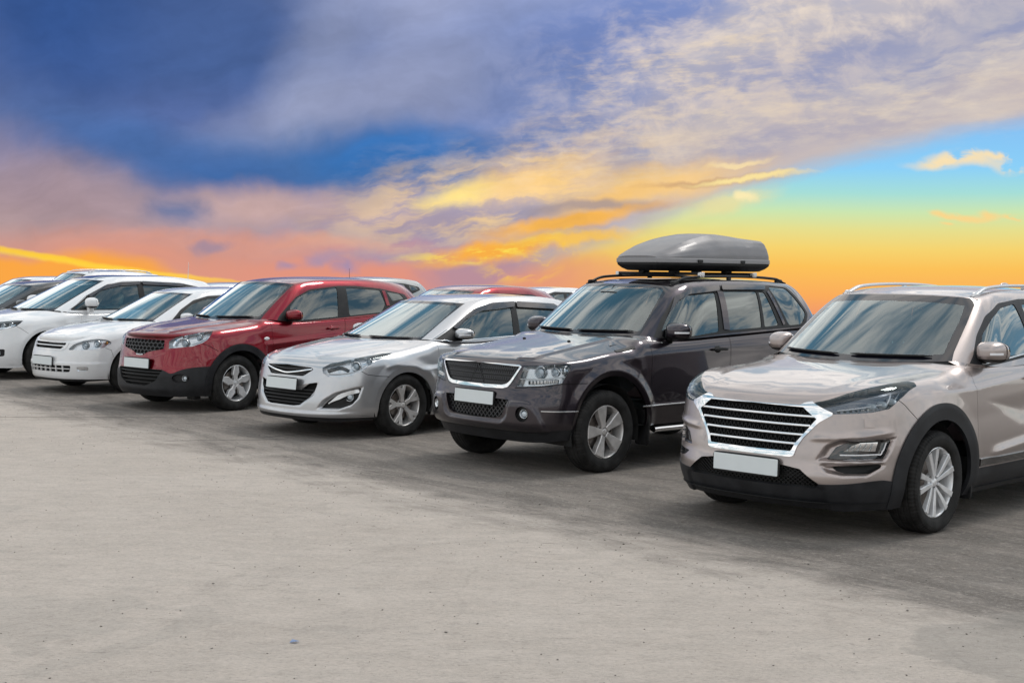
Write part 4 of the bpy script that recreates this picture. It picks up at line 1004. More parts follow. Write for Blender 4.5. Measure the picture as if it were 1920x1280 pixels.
def lampunit(car, parent, pos, r, depth=.05, d=(1, 0, 0), ring='chrome', lens=True):
    """round projector: reflector bowl, chrome ring and glass ball; d is the axis"""
    d = A(d)/np.linalg.norm(A(d)); Rm = Vector((0, 1, 0)).rotation_difference(Vector(d)).to_matrix()
    bowl = revolve([(r*1.05, 0), (r*1.0, -.002), (r*.8, -depth*.6), (r*.5, -depth), (0, -depth)], 28); rg = revolve([(r*.98, -.003), (r*1.0, .004), (r*1.12, .003), (r*1.14, -.012), (r*1.1, -.03)], 28)
    mk('reflector', place(bowl, Rm, pos), MT['reflector'], parent)
    mk('lamp_ring', place(rg, Rm, pos), MT[ring], parent)
    if lens: mk('projector_lens', place(supere((0, -depth*.35, 0), (r*.66, r*.42, r*.66)), Rm, pos), MT['ball'], parent)
def antenna(car, p, L=.35, lean=-.5, mat='black'):
    o = mk('antenna', join(tube([p, (p[0]+L*lean*.5, p[1], p[2]+L*.45), (p[0]+L*lean, p[1], p[2]+L*.85)], .0045, 6, scale=[1.2, 1, .7]), supere(p, (.035, .022, .014))), MT[mat], car); return o
def cardoor_handle(car, bv, x, z, mat, cup=True, L=.19, tilt=.04):
    for sd in (1, -1):
        o = ribbon(car, 'door_handle', mat, bv, [(x-L/2, z+tilt*L/2), (x, z+.004), (x+L/2, z-tilt*L/2)], 'side', sd, .028, .018, .03, None, 14, scale=np.concatenate([[.5], np.linspace(.9, 1, 3), np.ones(6), np.linspace(1, .9, 3), [.5]]))
        if cup:
            P, N = drop(bv, [(x+.015, z)], 'side', sd, 0.); mk('handle_recess', supere(P[0]+N[0]*-.004, (.055, .012, .036), 1, 1, 12, 20), MT['black'] if cup == 1 else mat, o)
            for e in (-L*.4, L*.4):
                P, N = drop(bv, [(x+e, z)], 'side', sd, .012); mk('handle_mount', supere(P[0], (.02, .02, .014)), mat, o)
def rails(car, bv, xs, y0, y1, z0, lift, mat, w=.028, h=.022, feet=(.0, 1.0), name='roof_rail'):
    for sd in (1, -1):
        x = np.linspace(xs[0], xs[1], 48); t = np.linspace(0, 1, 48); yy = y0+(y1-y0)*t; P = []
        for a, y_ in zip(x, yy):
            h_ = bv.ray_cast(Vector((a, y_*sd, 4)), Vector((0, 0, -1)), 6); P.append(A(h_[0]) if h_[0] is not None else A([a, y_*sd, z0]))
        P = A(P); k = smooth(t/.13)*smooth((1-t)/.10); P[:, 2] += lift*k+.004
        sc_ = np.stack([np.ones(48)*(.55+.45*np.minimum(smooth(t/.05), smooth((1-t)/.05))), .5+.5*k], 1)
        o = mk(name, sweep(P, rbox(w, h, .4), scale=sc_), mat, car)
        for a in (.06, .5, .94):
            i = int(a*47); q = P[i]; mk('rail_foot', supere((q[0], q[1], q[2]-lift*k[i]*.5-.004), (.06 if a != .5 else .03, .014, lift*.6+.006), .6, .6, 10, 16), mat, o)
# ------------------------------------------------------------------ car shapes (metres; x forward from the front axle, y left, z up)
SP = {}
SP['T'] = dict(
 plan=[(.935,0,.885,.20,.02,.05),(.915,.30,.89,.20,.02,.05),(.865,.50,.91,.20,.04,.06),(.75,.69,.965,.20,.10,.10),(.55,.835,1.01,.21,.12,.12),(.32,.905,1.035,.22,.11,.12),
  (0,.93,1.048,.22,.11,.12),(-.35,.93,1.08,.22,.14,.14),(-.52,.93,1.115,.22,.12,.12),(-.8,.93,1.10,.22,.05,.06),(-1.6,.93,1.11,.22,.05,.06),(-2.67,.93,1.14,.22,.05,.06),
  (-3.2,.88,1.17,.22,.06,.08),(-3.45,.76,1.17,.25,.06,.08),(-3.55,.5,1.17,.27,.06,.08),(-3.575,0,1.17,.27,.06,.08)],
 pf=[(.18,-.10),(.28,-.03),(.42,0),(.52,-.03),(.56,-.035),(.75,-.07),(.87,-.085),(1.1,-.09)], ps=[(.2,-.07),(.35,-.015),(.6,0),(.8,-.01),(.95,-.03),(1.05,-.05),(1.2,-.07)], pr=[(.25,-.05),(.4,0),(.8,-.02),(1.2,-.06)],
 hood_x=.63, cowl_x=-.50, hood=[(.80,.93),(.70,.972),(.3,1.05),(0,1.09)], cowl=[(-.27,0,1.12),(-.30,.3,1.122),(-.38,.55,1.13)], hoodp=3.,
 gh=[(-.29,0,1.12,-.92,0,1.555,-1.02,0,1.605),(-.33,.38,1.125,-.96,.34,1.545,-1.05,.33,1.60),(-.44,.62,1.135,-1.02,.54,1.535,-1.10,.52,1.59),(-.54,.74,1.14,-1.08,.66,1.535,-1.16,.585,1.583),
  (-.68,.825,1.12,-1.22,.69,1.56,-1.28,.59,1.60),(-1.0,.855,1.09,-1.40,.695,1.59,-1.42,.58,1.622),(-1.6,.865,1.10,-1.75,.69,1.61,-1.75,.57,1.64),(-2.6,.86,1.13,-2.5,.67,1.60,-2.5,.55,1.63),(-3.1,.80,1.18,-2.95,.64,1.56,-2.95,.50,1.60),
  (-3.40,.62,1.18,-3.12,.55,1.52,-3.05,.42,1.59),(-3.5,0,1.18,-3.2,0,1.52,-3.10,0,1.59)],
 roof=[(-1.3,1.645),(-1.75,1.668),(-2.4,1.66)], belt=1.10, roof_z=1.66, hdr=(-1.02,1.60), cab_rear=-3.3)
SP['V'] = dict(
 plan=[(.775,0,.935,.27,.02,.05),(.76,.30,.94,.27,.02,.05),(.715,.55,.95,.27,.03,.05),(.62,.74,.96,.28,.05,.06),(.47,.85,.975,.30,.06,.08),(.28,.885,.99,.33,.07,.10),(0,.90,1.03,.36,.08,.10),
  (-.35,.905,1.09,.38,.12,.12),(-.52,.905,1.15,.38,.12,.12),(-.8,.905,1.12,.38,.05,.06),(-1.6,.905,1.15,.38,.05,.06),(-2.64,.905,1.19,.38,.05,.06),(-3.1,.88,1.2,.42,.06,.08),(-3.33,.80,1.2,.42,.06,.08),(-3.40,.5,1.2,.42,.06,.08),(-3.42,0,1.2,.42,.06,.08)],
 pf=[(.27,-.12),(.36,-.06),(.45,-.005),(.58,0),(.66,-.015),(.72,-.03),(.93,-.05)], ps=[(.3,-.06),(.45,-.01),(.6,0),(.8,-.008),(1.0,-.025),(1.2,-.05)], pr=[(.3,-.06),(.45,0),(.8,-.01),(1.2,-.04)],
 hood_x=.60, cowl_x=-.50, hood=[(.67,.975),(.58,1.005),(.3,1.055),(0,1.10),(-.3,1.145)], cowl=[(-.42,0,1.165),(-.44,.3,1.167),(-.48,.55,1.168)], hoodp=4.,
 gh=[(-.46,0,1.168,-.94,0,1.585,-1.02,0,1.635),(-.49,.38,1.168,-.97,.34,1.58,-1.05,.33,1.632),(-.56,.62,1.17,-1.03,.54,1.57,-1.11,.52,1.62),(-.62,.725,1.17,-1.10,.66,1.575,-1.18,.585,1.615),
  (-.72,.80,1.155,-1.22,.70,1.60,-1.28,.60,1.64),(-1.0,.84,1.14,-1.40,.71,1.63,-1.42,.59,1.66),(-1.6,.85,1.16,-1.75,.715,1.65,-1.75,.58,1.675),(-2.6,.84,1.20,-2.55,.71,1.64,-2.55,.57,1.67),(-3.05,.81,1.22,-2.97,.69,1.61,-2.95,.52,1.65),
  (-3.32,.68,1.22,-3.14,.60,1.57,-3.08,.45,1.64),(-3.36,0,1.22,-3.20,0,1.57,-3.12,0,1.635)],
 roof=[(-1.3,1.672),(-2.0,1.693),(-2.7,1.685)], belt=1.14, roof_z=1.69, hdr=(-1.02, 1.63), cab_rear=-3.2, floor=.5, wellout=.86)
SP['I'] = dict(
 plan=[(.93,0,.76,.18,.02,.06),(.915,.28,.76,.18,.02,.06),(.86,.50,.765,.18,.04,.06),(.74,.70,.79,.18,.08,.08),(.55,.83,.83,.19,.10,.10),(.30,.885,.86,.20,.10,.12),(0,.90,.895,.20,.11,.12),
  (-.35,.905,.955,.2,.12,.12),(-.5,.905,.985,.2,.10,.10),(-.8,.905,.95,.2,.05,.06),(-1.6,.905,.98,.2,.05,.06),(-2.77,.905,1.0,.2,.05,.06),(-3.3,.87,1.0,.22,.06,.08),(-3.65,.78,1.0,.25,.06,.08),(-3.78,.5,1.0,.25,.06,.08),(-3.81,0,1.0,.25,.06,.08)],
 pf=[(.18,-.02),(.24,0),(.36,-.005),(.5,-.03),(.65,-.06),(.76,-.09)], ps=[(.2,-.06),(.32,-.01),(.55,0),(.75,-.015),(.9,-.04),(1.0,-.06)], pr=[(.25,-.05),(.4,0),(.8,-.02),(1.0,-.05)],
 hood_x=.66, cowl_x=-.46, hood=[(.80,.80),(.6,.868),(.3,.93),(0,.972)], cowl=[(-.14,0,.985),(-.17,.3,.988),(-.28,.55,.99)], hoodp=2.6,
 gh=[(-.17,0,.985,-.92,0,1.345,-1.02,0,1.392),(-.21,.38,.988,-.96,.34,1.34,-1.06,.33,1.388),(-.33,.58,.99,-1.04,.50,1.33,-1.12,.48,1.38),(-.44,.70,.995,-1.12,.60,1.33,-1.19,.54,1.375),
  (-.56,.80,.98,-1.24,.64,1.36,-1.30,.555,1.395),(-.9,.84,.96,-1.45,.655,1.41,-1.47,.55,1.43),(-1.6,.85,.98,-1.8,.66,1.425,-1.8,.55,1.45),(-2.6,.84,1.0,-2.5,.64,1.40,-2.5,.52,1.435),(-3.2,.78,1.02,-2.95,.60,1.32,-2.95,.48,1.37),
  (-3.5,.6,1.02,-3.22,.5,1.25,-3.17,.4,1.31),(-3.6,0,1.02,-3.3,0,1.25,-3.25,0,1.31)],
 roof=[(-1.4,1.44),(-1.9,1.465),(-2.5,1.452)], belt=.97, roof_z=1.46, hdr=(-1.02, 1.39), cab_rear=-3.3, floor=.3, wellout=.86)
SP['Q'] = dict(
 plan=[(.85,0,.87,.19,.02,.05),(.83,.28,.875,.19,.02,.05),(.78,.48,.885,.19,.03,.05),(.68,.66,.915,.19,.08,.08),(.50,.80,.95,.20,.11,.12),(.28,.87,.98,.20,.10,.12),(0,.885,1.01,.20,.10,.12),
  (-.35,.89,1.06,.2,.13,.13),(-.5,.89,1.10,.2,.12,.12),(-.8,.89,1.06,.2,.05,.06),(-1.6,.89,1.09,.2,.05,.06),(-2.765,.89,1.16,.2,.05,.06),(-3.2,.86,1.19,.22,.06,.08),(-3.5,.76,1.2,.25,.06,.08),(-3.63,.5,1.2,.25,.06,.08),(-3.66,0,1.2,.25,.06,.08)],
 pf=[(.19,-.05),(.28,0),(.42,0),(.55,-.03),(.7,-.06),(.87,-.09)], ps=[(.2,-.06),(.35,-.01),(.6,0),(.8,-.01),(.95,-.03),(1.2,-.07)], pr=[(.25,-.05),(.4,0),(.8,-.02),(1.2,-.06)],
 hood_x=.58, cowl_x=-.48, hood=[(.78,.915),(.6,.975),(.3,1.025),(0,1.06)], cowl=[(-.22,0,1.09),(-.25,.3,1.092),(-.36,.55,1.10)], hoodp=2.8,
 gh=[(-.25,0,1.09,-.90,0,1.52,-.99,0,1.565),(-.29,.38,1.092,-.94,.34,1.515,-1.02,.33,1.56),(-.42,.60,1.10,-1.01,.52,1.505,-1.08,.50,1.55),(-.52,.71,1.105,-1.07,.63,1.50,-1.14,.565,1.545),
  (-.64,.79,1.09,-1.20,.66,1.53,-1.26,.57,1.565),(-.9,.82,1.06,-1.40,.67,1.555,-1.42,.565,1.585),(-1.6,.83,1.08,-1.75,.675,1.575,-1.75,.56,1.60),(-2.7,.82,1.15,-2.6,.65,1.56,-2.6,.53,1.59),(-3.2,.78,1.2,-3.05,.62,1.50,-3.02,.48,1.55),
  (-3.47,.6,1.2,-3.25,.52,1.47,-3.2,.4,1.53),(-3.55,0,1.2,-3.33,0,1.47,-3.25,0,1.53)],
 roof=[(-1.3,1.61),(-1.9,1.632),(-2.6,1.615)], belt=1.06, roof_z=1.62, hdr=(-.99, 1.56), cab_rear=-3.3)
SP['L'] = dict(
 plan=[(.88,0,.70,.17,.02,.05),(.86,.28,.705,.17,.02,.05),(.80,.48,.72,.17,.04,.05),(.68,.66,.76,.17,.09,.08),(.50,.79,.81,.18,.11,.12),(.28,.845,.85,.19,.10,.12),(0,.86,.89,.19,.10,.12),
  (-.35,.862,.935,.2,.12,.12),(-.46,.862,.965,.2,.11,.12),(-.8,.862,.94,.2,.05,.06),(-1.6,.862,.96,.2,.05,.06),(-2.6,.86,1.0,.2,.05,.06),(-3.0,.83,1.0,.22,.06,.08),(-3.28,.74,1.0,.25,.06,.08),(-3.38,.5,1.0,.25,.06,.08),(-3.41,0,1.0,.25,.06,.08)],
 pf=[(.17,-.05),(.24,-.01),(.36,0),(.5,-.02),(.6,-.05),(.70,-.09)], ps=[(.2,-.05),(.35,-.01),(.55,0),(.75,-.015),(.9,-.04),(1.0,-.06)], pr=[(.25,-.05),(.4,0),(.8,-.02),(1.2,-.06)],
 hood_x=.60, cowl_x=-.44, hood=[(.78,.755),(.6,.83),(.3,.90),(0,.95)], cowl=[(-.18,0,.965),(-.21,.3,.968),(-.32,.55,.972)], hoodp=2.4,
 gh=[(-.21,0,.965,-.93,0,1.33,-1.04,0,1.375),(-.25,.38,.968,-.97,.32,1.325,-1.07,.31,1.37),(-.36,.58,.975,-1.06,.48,1.315,-1.14,.46,1.36),(-.46,.68,.975,-1.13,.57,1.315,-1.20,.51,1.355),
  (-.56,.76,.965,-1.24,.61,1.34,-1.30,.53,1.375),(-.85,.79,.94,-1.40,.625,1.375,-1.43,.53,1.40),(-1.6,.80,.96,-1.75,.63,1.40,-1.75,.52,1.425),(-2.5,.79,1.0,-2.4,.61,1.38,-2.4,.50,1.41),(-3.0,.74,1.02,-2.85,.56,1.30,-2.8,.44,1.35),
  (-3.22,.58,1.02,-3.02,.48,1.27,-2.95,.38,1.33),(-3.3,0,1.02,-3.08,0,1.27,-3.0,0,1.33)],
 roof=[(-1.3,1.42),(-1.8,1.445),(-2.4,1.432)], belt=.94, roof_z=1.44, hdr=(-1.04, 1.37), cab_rear=-3.1, wellout=.82)
SP['M'] = dict(
 plan=[(.90,0,.84,.18,.02,.05),(.88,.28,.845,.18,.02,.05),(.82,.48,.85,.18,.04,.05),(.70,.66,.88,.18,.08,.08),(.52,.79,.91,.18,.11,.12),(.28,.85,.93,.19,.10,.12),(0,.87,.955,.19,.10,.12),
  (-.20,.88,.99,.2,.12,.12),(-.36,.885,1.015,.2,.11,.12),(-.8,.885,.99,.2,.05,.06),(-1.6,.885,1.02,.2,.05,.06),(-2.75,.885,1.08,.2,.05,.06),(-3.2,.86,1.1,.22,.06,.08),(-3.55,.76,1.1,.25,.06,.08),(-3.68,.5,1.1,.25,.06,.08),(-3.72,0,1.1,.25,.06,.08)],
 pf=[(.18,-.04),(.24,-.01),(.36,0),(.5,-.02),(.6,-.05),(.84,-.10)], ps=[(.2,-.05),(.35,-.01),(.55,0),(.75,-.015),(.9,-.03),(1.1,-.06)], pr=[(.25,-.05),(.4,0),(.8,-.02),(1.2,-.06)],
 hood_x=.62, cowl_x=-.30, hood=[(.78,.90),(.6,.955),(.3,1.0)], cowl=[(.06,0,1.03),(.03,.3,1.032),(-.10,.55,1.038)], hoodp=2.4,
 gh=[(.03,0,1.03,-.87,0,1.475,-1.00,0,1.53),(-.01,.38,1.033,-.91,.34,1.47,-1.03,.33,1.525),(-.14,.58,1.04,-1.0,.50,1.46,-1.10,.48,1.515),(-.27,.70,1.04,-1.08,.60,1.455,-1.17,.54,1.51),
  (-.40,.78,1.02,-1.22,.65,1.49,-1.29,.555,1.53),(-.85,.82,.99,-1.40,.66,1.53,-1.43,.555,1.56),(-1.6,.83,1.02,-1.75,.665,1.55,-1.75,.555,1.575),(-2.6,.82,1.08,-2.5,.65,1.53,-2.5,.53,1.565),(-3.2,.77,1.1,-3.0,.60,1.46,-2.97,.48,1.51),
  (-3.48,.6,1.1,-3.22,.5,1.42,-3.16,.4,1.48),(-3.56,0,1.1,-3.28,0,1.42,-3.2,0,1.48)],
 roof=[(-1.3,1.575),(-1.9,1.595),(-2.6,1.58)], belt=1.0, roof_z=1.58, hdr=(-1.0, 1.53), cab_rear=-3.3, wellout=.82)
MT['ball'] = pbr('projector_glass', (.55, .62, .68), .03, 0, coat=1., spec=1.)
MT['lampgrey'] = pbr('lamp_housing_dark', (.13, .14, .16), .22, .8)
# ------------------------------------------------------------------ beige-silver SUV at the right
def car_beige(loc, rz):
    pm = paint('champagne_paint', (.40, .345, .33), .80, .34, .06)
    c = Car('T', 'parked_suv', 'champagne beige SUV nearest the camera, at the right edge, with five chrome grille bars', loc, rz, pm, .0135, 'car', 'cars parked in the front row'); s = c.sp; b = c.b; r = c.root
    # --- shape details
    flare(b.band, -.03, .36, .50, .12, .008); flare(b.band, -2.67, .36, .50, .12, .008)
    crease(b.band, [(-3.3, 1.10), (-2.4, 1.06), (-1.35, 1.01), (-.55, .955), (-.2, .955), (.1, .975)], 'side', .05, .22, .016)
    crease(b.band, [(-2.6, .66), (-1.28, .53), (-.70, .485)], 'side', .06, .16, .020)
    recess(b.band, [(-2.4, .55), (-1.2, .64), (-.62, .88), (-1.5, .93), (-2.5, .90)], 'side', .012, .14)
    # bumper: crease over the lamp pocket, pockets, blades
    crease(b.band, [(.42, .665), (.60, .675), (.74, .69), (.86, .72)], 'front', .045, .02, .014)
    P_fog = [(.53, .538), (.575, .617), (.64, .655), (.83, .672), (.812, .548)]
    recess(b.band, [(.49, .530), (.54, .630), (.62, .672), (.86, .685), (.85, .60), (.83, .535), (.60, .530)], 'front', .026, .018)
    recess(b.band, [(.50, .512), (.56, .455), (.65, .437), (.77, .44), (.83, .50), (.82, .523)], 'front', .022, .022)
    crease(b.hood, [(.70, .02), (.70, .30), (.64, .44), (.45, .52), (.1, .60), (-.3, .66)], 'top', .12, .06, .0035, fade=.1)
    recess(b.band, [(.57, .15), (.57, .36), (.5, .385), (-.5, .385), (-.57, .36), (-.57, .15)], 'front', .014, .03, (1,))
    c.finish_shape()
    # --- wheel arches, cladding
    c.arches((-.03,), .36, .415); c.arches((-2.67,), .36, .415)
    c.ring((-.03, -2.67), .36, .415, .528, -1, MT['trim'])
    # --- front end cut-outs
    gout = [(0, .541), (.325, .541), (.346, .552), (.362, .61), (.398, .672), (.486, .775), (.563, .828), (.563, .843), (.416, .906), (.372, .893), (.35, .880), (0, .876)]
    gin = [(0, .576), (.324, .578), (.345, .63), (.386, .684), (.470, .797), (.375, .868), (0, .873)]
    fr = c.part('band', 'grille_frame', sym(gout), 'front', (1,), None)[0][0]
    hole, frame = fr.poly(sym(gin), 'front')
    gr = c.cavity(hole, .055, MT['gap'], 'grille')
    mk('grille_frame', frame.offset(.008), MT['chrome'], gr, .03)
    for z0, y0 in ((.812, .462), (.751, .432), (.690, .392), (.629, .352)):
        ribbon(r, 'grille_slat', MT['chrome'], c.bv, [(-y0, z0), (0, z0+.001), (y0, z0)], 'front', 1, .017, .022, -.008, gr, 30)
    # three-pointed relief between the slats
    segs = []
    for k, zc in enumerate((.842, .781, .720, .659, .600)):
        n = 15 if k < 3 else 12
        for j in range(-n, n+1):
            y = j*.033+(.0165 if k % 2 else 0); segs += [((y-.014, zc-.016), (y, zc+.016)), ((y, zc+.016), (y+.014, zc-.016)), ((y-.009, zc-.02), (y+.009, zc-.02))]
    c.lattice('grille_mesh', segs, c.bv, 'front', .004, .018, -.036, MT['black'], poly=sym(gin), parent=gr)
    # headlamps
    HL = [(.30, .893)]
    hl = [(.305, .892), (.345, .836), (.42, .852), (.60, .873), (.70, .920), (.77, .985), (.79, 1.018), (.772, 1.036), (.70, 1.035), (.62, 1.018), (.42, .955)]
    # headlight outline measured in a projection 40 degrees off the axis
    def q(x, y, z): a = math.radians(40); return (y*math.cos(a)-x*math.sin(a), z)
    hl = [q(.789, .425, .897), q(.757, .568, .833), q(.607, .762, .851), q(.502, .826, .874), q(.43, .846, .923), q(.30, .852, .985), q(.185, .845, 1.010), q(.170, .815, 1.032), q(.235, .785, 1.042), q(.446, .718, 1.025), q(.657, .572, .970)]
    for S, _ in c.part('band', 'headlight', hl, 40, (1, -1), None):
        sd = 1 if S.compact().V[:, 1].mean() > 0 else -1
        o = c.cavity(S, .05, MT['lampgrey'], 'headlight'); mk('lamp_lens', S, MT['lens'], o)
        for zz, uu, rr in ((.893, .20, .021), (.905, .275, .023), (.925, .345, .021)):
            P, N = drop(c.bv, [(uu, zz)], 40, sd, -.032); mk('reflector', place(supere((0, 0, 0), (.018, .036, .022), .8, .8, 10, 16), None, P[0]), MT['ball'], o)
        ribbon(r, 'light_strip', MT['white_led'], c.bv, [q(.748, .583, .858), q(.66, .70, .880), q(.54, .80, .905)], 40, sd, .007, .006, -.018, o)
        ribbon(r, 'light_strip', MT['white_led'], c.bv, [q(.50, .80, .892), q(.455, .80, .945), q(.43, .79, .975)], 40, sd, .010, .006, -.014, o, 40, smoothp=False)
        ribbon(r, 'light_guide', MT['satin'], c.bv, [q(.44, .825, .925), q(.36, .82, .985), q(.30, .80, 1.008)], 40, sd, .008, .006, -.010, o, 30, smoothp=False)
        for i in range(7):
            P, N = drop(c.bv, [(q(.745-.03*i, .592+.028*i, .848+.004*i))], 40, sd, -.022); mk('light_segment', flatbox(P[0], (.012, .014, .011)), MT['reflector'], o)
    # fog lamps
    for S, _ in c.part('band', 'fog_lamp', P_fog, 'front', (1, -1), None):
        sd = 1 if S.compact().V[:, 1].mean() > 0 else -1
        o = c.cavity(S, .022, MT['gloss'], 'fog_lamp')
        lp = [(.615*1, .588), (.66, .628), (.70, .648), (.772, .652), (.765, .592)]
        Pn, N = drop(c.bv, lp, 'front', 1, -.012); Pn = Pn*A([1, sd, 1]); 
        V = np.vstack([Pn, Pn.mean(0)+A([.012, 0, 0])]); F = [[i, (i+1) % 5, 5] for i in range(5)]; ss_ = Surf(V, F)
        if ss_.N[:, 0].mean() < 0: ss_ = flip(ss_)
        mk('fog_reflector', ss_, MT['reflector'], o)
        for i in range(5):
            u = .64+.025*i; Q, N = drop(c.bv, [(u, .592), (u+.012, .60+.045*min(1, .5+i*.2))], 'front', 1, -.004); Q = Q*A([1, sd, 1]); mk('reflector_rib', tube(Q, .003, 6), MT['lens'], o)
        ribbon(r, 'light_guide', MT['white_led'], c.bv, [(.60, .566), (.70, .568), (.785, .572), (.795, .61), (.802, .652)], 'front', 1, .009, .006, -.008, o, 26, smoothp=False) if sd == 1 else \
            mk('light_guide', mirror(sweepN(*drop(c.bv, polycurve([(.60, .566), (.785, .572), (.802, .652)], 20), 'front', 1, -.008), rbox(.009, .006))), MT['white_led'], o)
    for S, _ in c.part('band', 'lower_inlet', [(.555, .492), (.60, .462), (.65, .450), (.765, .452), (.806, .488), (.812, .512)], 'front', (1, -1), None):
        c.cavity(S, .03, MT['black'], 'lower_inlet')
    lo = [(0, .490), (.27, .486), (.40, .468), (.525, .378), (.50, .35), (0, .35)]
    S = c.part('band', 'lower_grille', sym(lo), 'front', (1,), None)[0][0]; lg = c.cavity(S, .05, MT['gap'], 'lower_grille')
    segs = []
    for i in range(-34, 35):
        segs += [((i*.034-.08, .35), (i*.034+.08, .49)), ((i*.034+.08, .35), (i*.034-.08, .49))]
    c.lattice('grille_mesh', segs, c.bv, 'front', .005, .012, -.030, MT['black'], poly=sym(lo), parent=lg)
    # black lower bumper and sill cladding
    B = b.band; xx = B.V[:, 0]; zz = B.V[:, 2]
    zb = np.where(xx > -.3, pchip([-.3, .3, .45, .50, .56, .84, 1.0], [.398, .398, .398, .402, .41, .378, .372], xx), .395+.0*xx); zb = np.where(xx > .86, .352, zb)
    inn, b.band = B.split(zz-zb)
    fr_, rest = inn.split(.28-inn.V[:, 0]); bu = mk('lower_bumper', fr_.offset(.006), MT['trim'], r, .03); mk('sill_trim', rest.offset(.006), MT['trim'], r, .03)
    c.seam('band', [(.43, .93), (.386, .90), (.21, .734)], 'side', w=.0025)
    # --- doors
    c.part('band', 'front_door', roundpoly([(-.535, 1.2), (-.535, .98), (-.548, .60), (-.556, .39), (-1.52, .39), (-1.60, .6), (-1.62, 1.0), (-1.62, 1.2)], .03), 'side', (1, -1), pm, 0, .006, seam=.003)
    c.part('band', 'rear_door', roundpoly([(-1.63, 1.25), (-1.63, .6), (-1.55, .39), (-2.15, .39), (-2.30, .62), (-2.60, .90), (-2.70, 1.25)], .05), 'side', (1, -1), pm, 0, .006, seam=.003)
    mk('door_moulding', join(*[S for sd in (1, -1) for S in [sweepN(*drop(c.bv, np.stack([np.linspace(-2.2, -.58, 30), np.full(30, .435)], 1), 'side', sd, .004), rbox(.055, .014, .3))]]), MT['gloss'], r)
    for sd in (1, -1): ribbon(r, 'headlight_washer', pm, c.bv, [(.732, .782), (.776, .782)], 'front', 1, .058, .006, .001) if sd == 1 else None
    ribbon(r, 'tow_cover', pm, c.bv, [(-.43, .60), (-.395, .60)], 'front', 1, .036, .003, .0)
    # --- glass
    c.windows([(0, 1.06), (.30, 1.09), (.60, 1.115), (.735, 1.120), (.703, 1.20), (.655, 1.40), (.602, 1.574), (.50, 1.588), (.30, 1.597), (0, 1.601)],
              [(0, 1.16), (.30, 1.165), (.56, 1.178), (.655, 1.187), (.635, 1.25), (.60, 1.42), (.562, 1.525), (.50, 1.535), (.30, 1.547), (0, 1.552)],
              [('side_window', roundpoly([(-.78, 1.14), (-.80, 1.20), (-.92, 1.325), (-1.12, 1.432), (-1.34, 1.512), (-1.58, 1.540), (-1.60, 1.185), (-1.45, 1.175), (-1.1, 1.155)], .03), MT['side_glass']),
               ('side_window', roundpoly([(-1.70, 1.195), (-1.68, 1.535), (-2.1, 1.54), (-2.45, 1.50), (-2.62, 1.22)], .05), MT['dark_glass']),
               ('quarter_window', roundpoly([(-2.72, 1.25), (-2.55, 1.48), (-2.9, 1.42), (-3.0, 1.30)], .04), MT['dark_glass'])])
    c.dark_band('window_frame', roundpoly([(-.58, 1.09), (-.70, 1.17), (-.86, 1.32), (-1.06, 1.452), (-1.33, 1.545), (-1.7, 1.575), (-2.2, 1.575), (-2.6, 1.52), (-3.08, 1.30), (-2.8, 1.20), (-2.2, 1.17), (-1.45, 1.145), (-1.0, 1.110)], .04), MT['trim'])
    for sd in (1, -1):
        ribbon(r, 'window_trim', MT['satin'], c.bvg, [(-.75, 1.118), (-1.1, 1.140), (-1.5, 1.172), (-2.6, 1.205)], 'side', sd, .012, .008, .008)
        mirror_unit(r, (-.80, .895, 1.205), (.115, .108, .078), pm, sd, (.3, .85), arm=(.03, -.10)); 
    cardoor_handle(r, c.bv, -1.42, 1.0, pm, 2); cardoor_handle(r, c.bv, -2.42, 1.03, pm, 2)
    rails(r, c.bvr, (-1.15, -3.05), .545, .50, 1.6, .024, MT['satin'], .036, .024)
    wiper(r, c.bvg, (.60, 1.165), (.02, 1.158)); wiper(r, c.bvg, (-.08, 1.155), (-.62, 1.166))
    plate(r, (.925, 0, .463), -.03)
    for sd in (1, -1): mk('mud_flap', sharp(box((-.50, sd*.83, .33), (.02, .17, .30)), 60), MT['black'], r)
    underside(r, s, b, .352, (-.03, -2.67)); cabin(r, s)
    add_wheels(r, wheel_meshes(.352, .236, .228, 'twist', MT['alloy'], 'T'), (-.03, -2.67), .800, .354, (.3, .9, .1, .5), .0)
    mk('roof_fin', supere((-2.85, 0, 1.66), (.09, .02, .035)), pm, r)
    c.finish()
    return r
def lamp_region(c, hl, ang, depth, inner, lens='lens'):
    """headlamp cut-out on both sides: housing, clear cover; returns list of (side, housing)"""
    out = []
    for S, _ in c.part('band', 'headlight', hl, ang, (1, -1), None):
        sd = 1 if S.compact().V[:, 1].mean() > 0 else -1
        o = c.cavity(S, depth, inner, 'headlight'); mk('lamp_lens', S.offset(.001), MT[lens], o); out.append((sd, o))
    return out
def rq(a):
    a = math.radians(a); return lambda x, y, z: (y*math.cos(a)-x*math.sin(a), z)
def hexes(z0, z1, y0, y1, w, h):
    segs = []; j = 0; z = z0
    while z < z1:
        y = y0-(w/2 if j % 2 else 0)
        while y < y1:
            segs += [((y, z), (y+w*.28, z+h*.5)), ((y+w*.28, z+h*.5), (y+w*.72, z+h*.5)), ((y+w*.72, z+h*.5), (y+w, z))]; 
            segs += [((y, z), (y+w*.28, z-h*.5)), ((y+w*.72, z-h*.5), (y+w, z))]; y += w*1.0
        z += h; j += 0
    return segs
def add_visors(c, polys, off=.020, mat='visor'):
    for P in polys: c.part('gh', 'rain_visor', P, 'side', (1, -1), MT[mat], off, .014, thr=.1)
MT['visor'] = pbr('smoked_visor', (.030, .026, .030), .10, coat=1.)
MT['darkpaint'] = pbr('dark_grille_bar', (.045, .045, .05), .3)
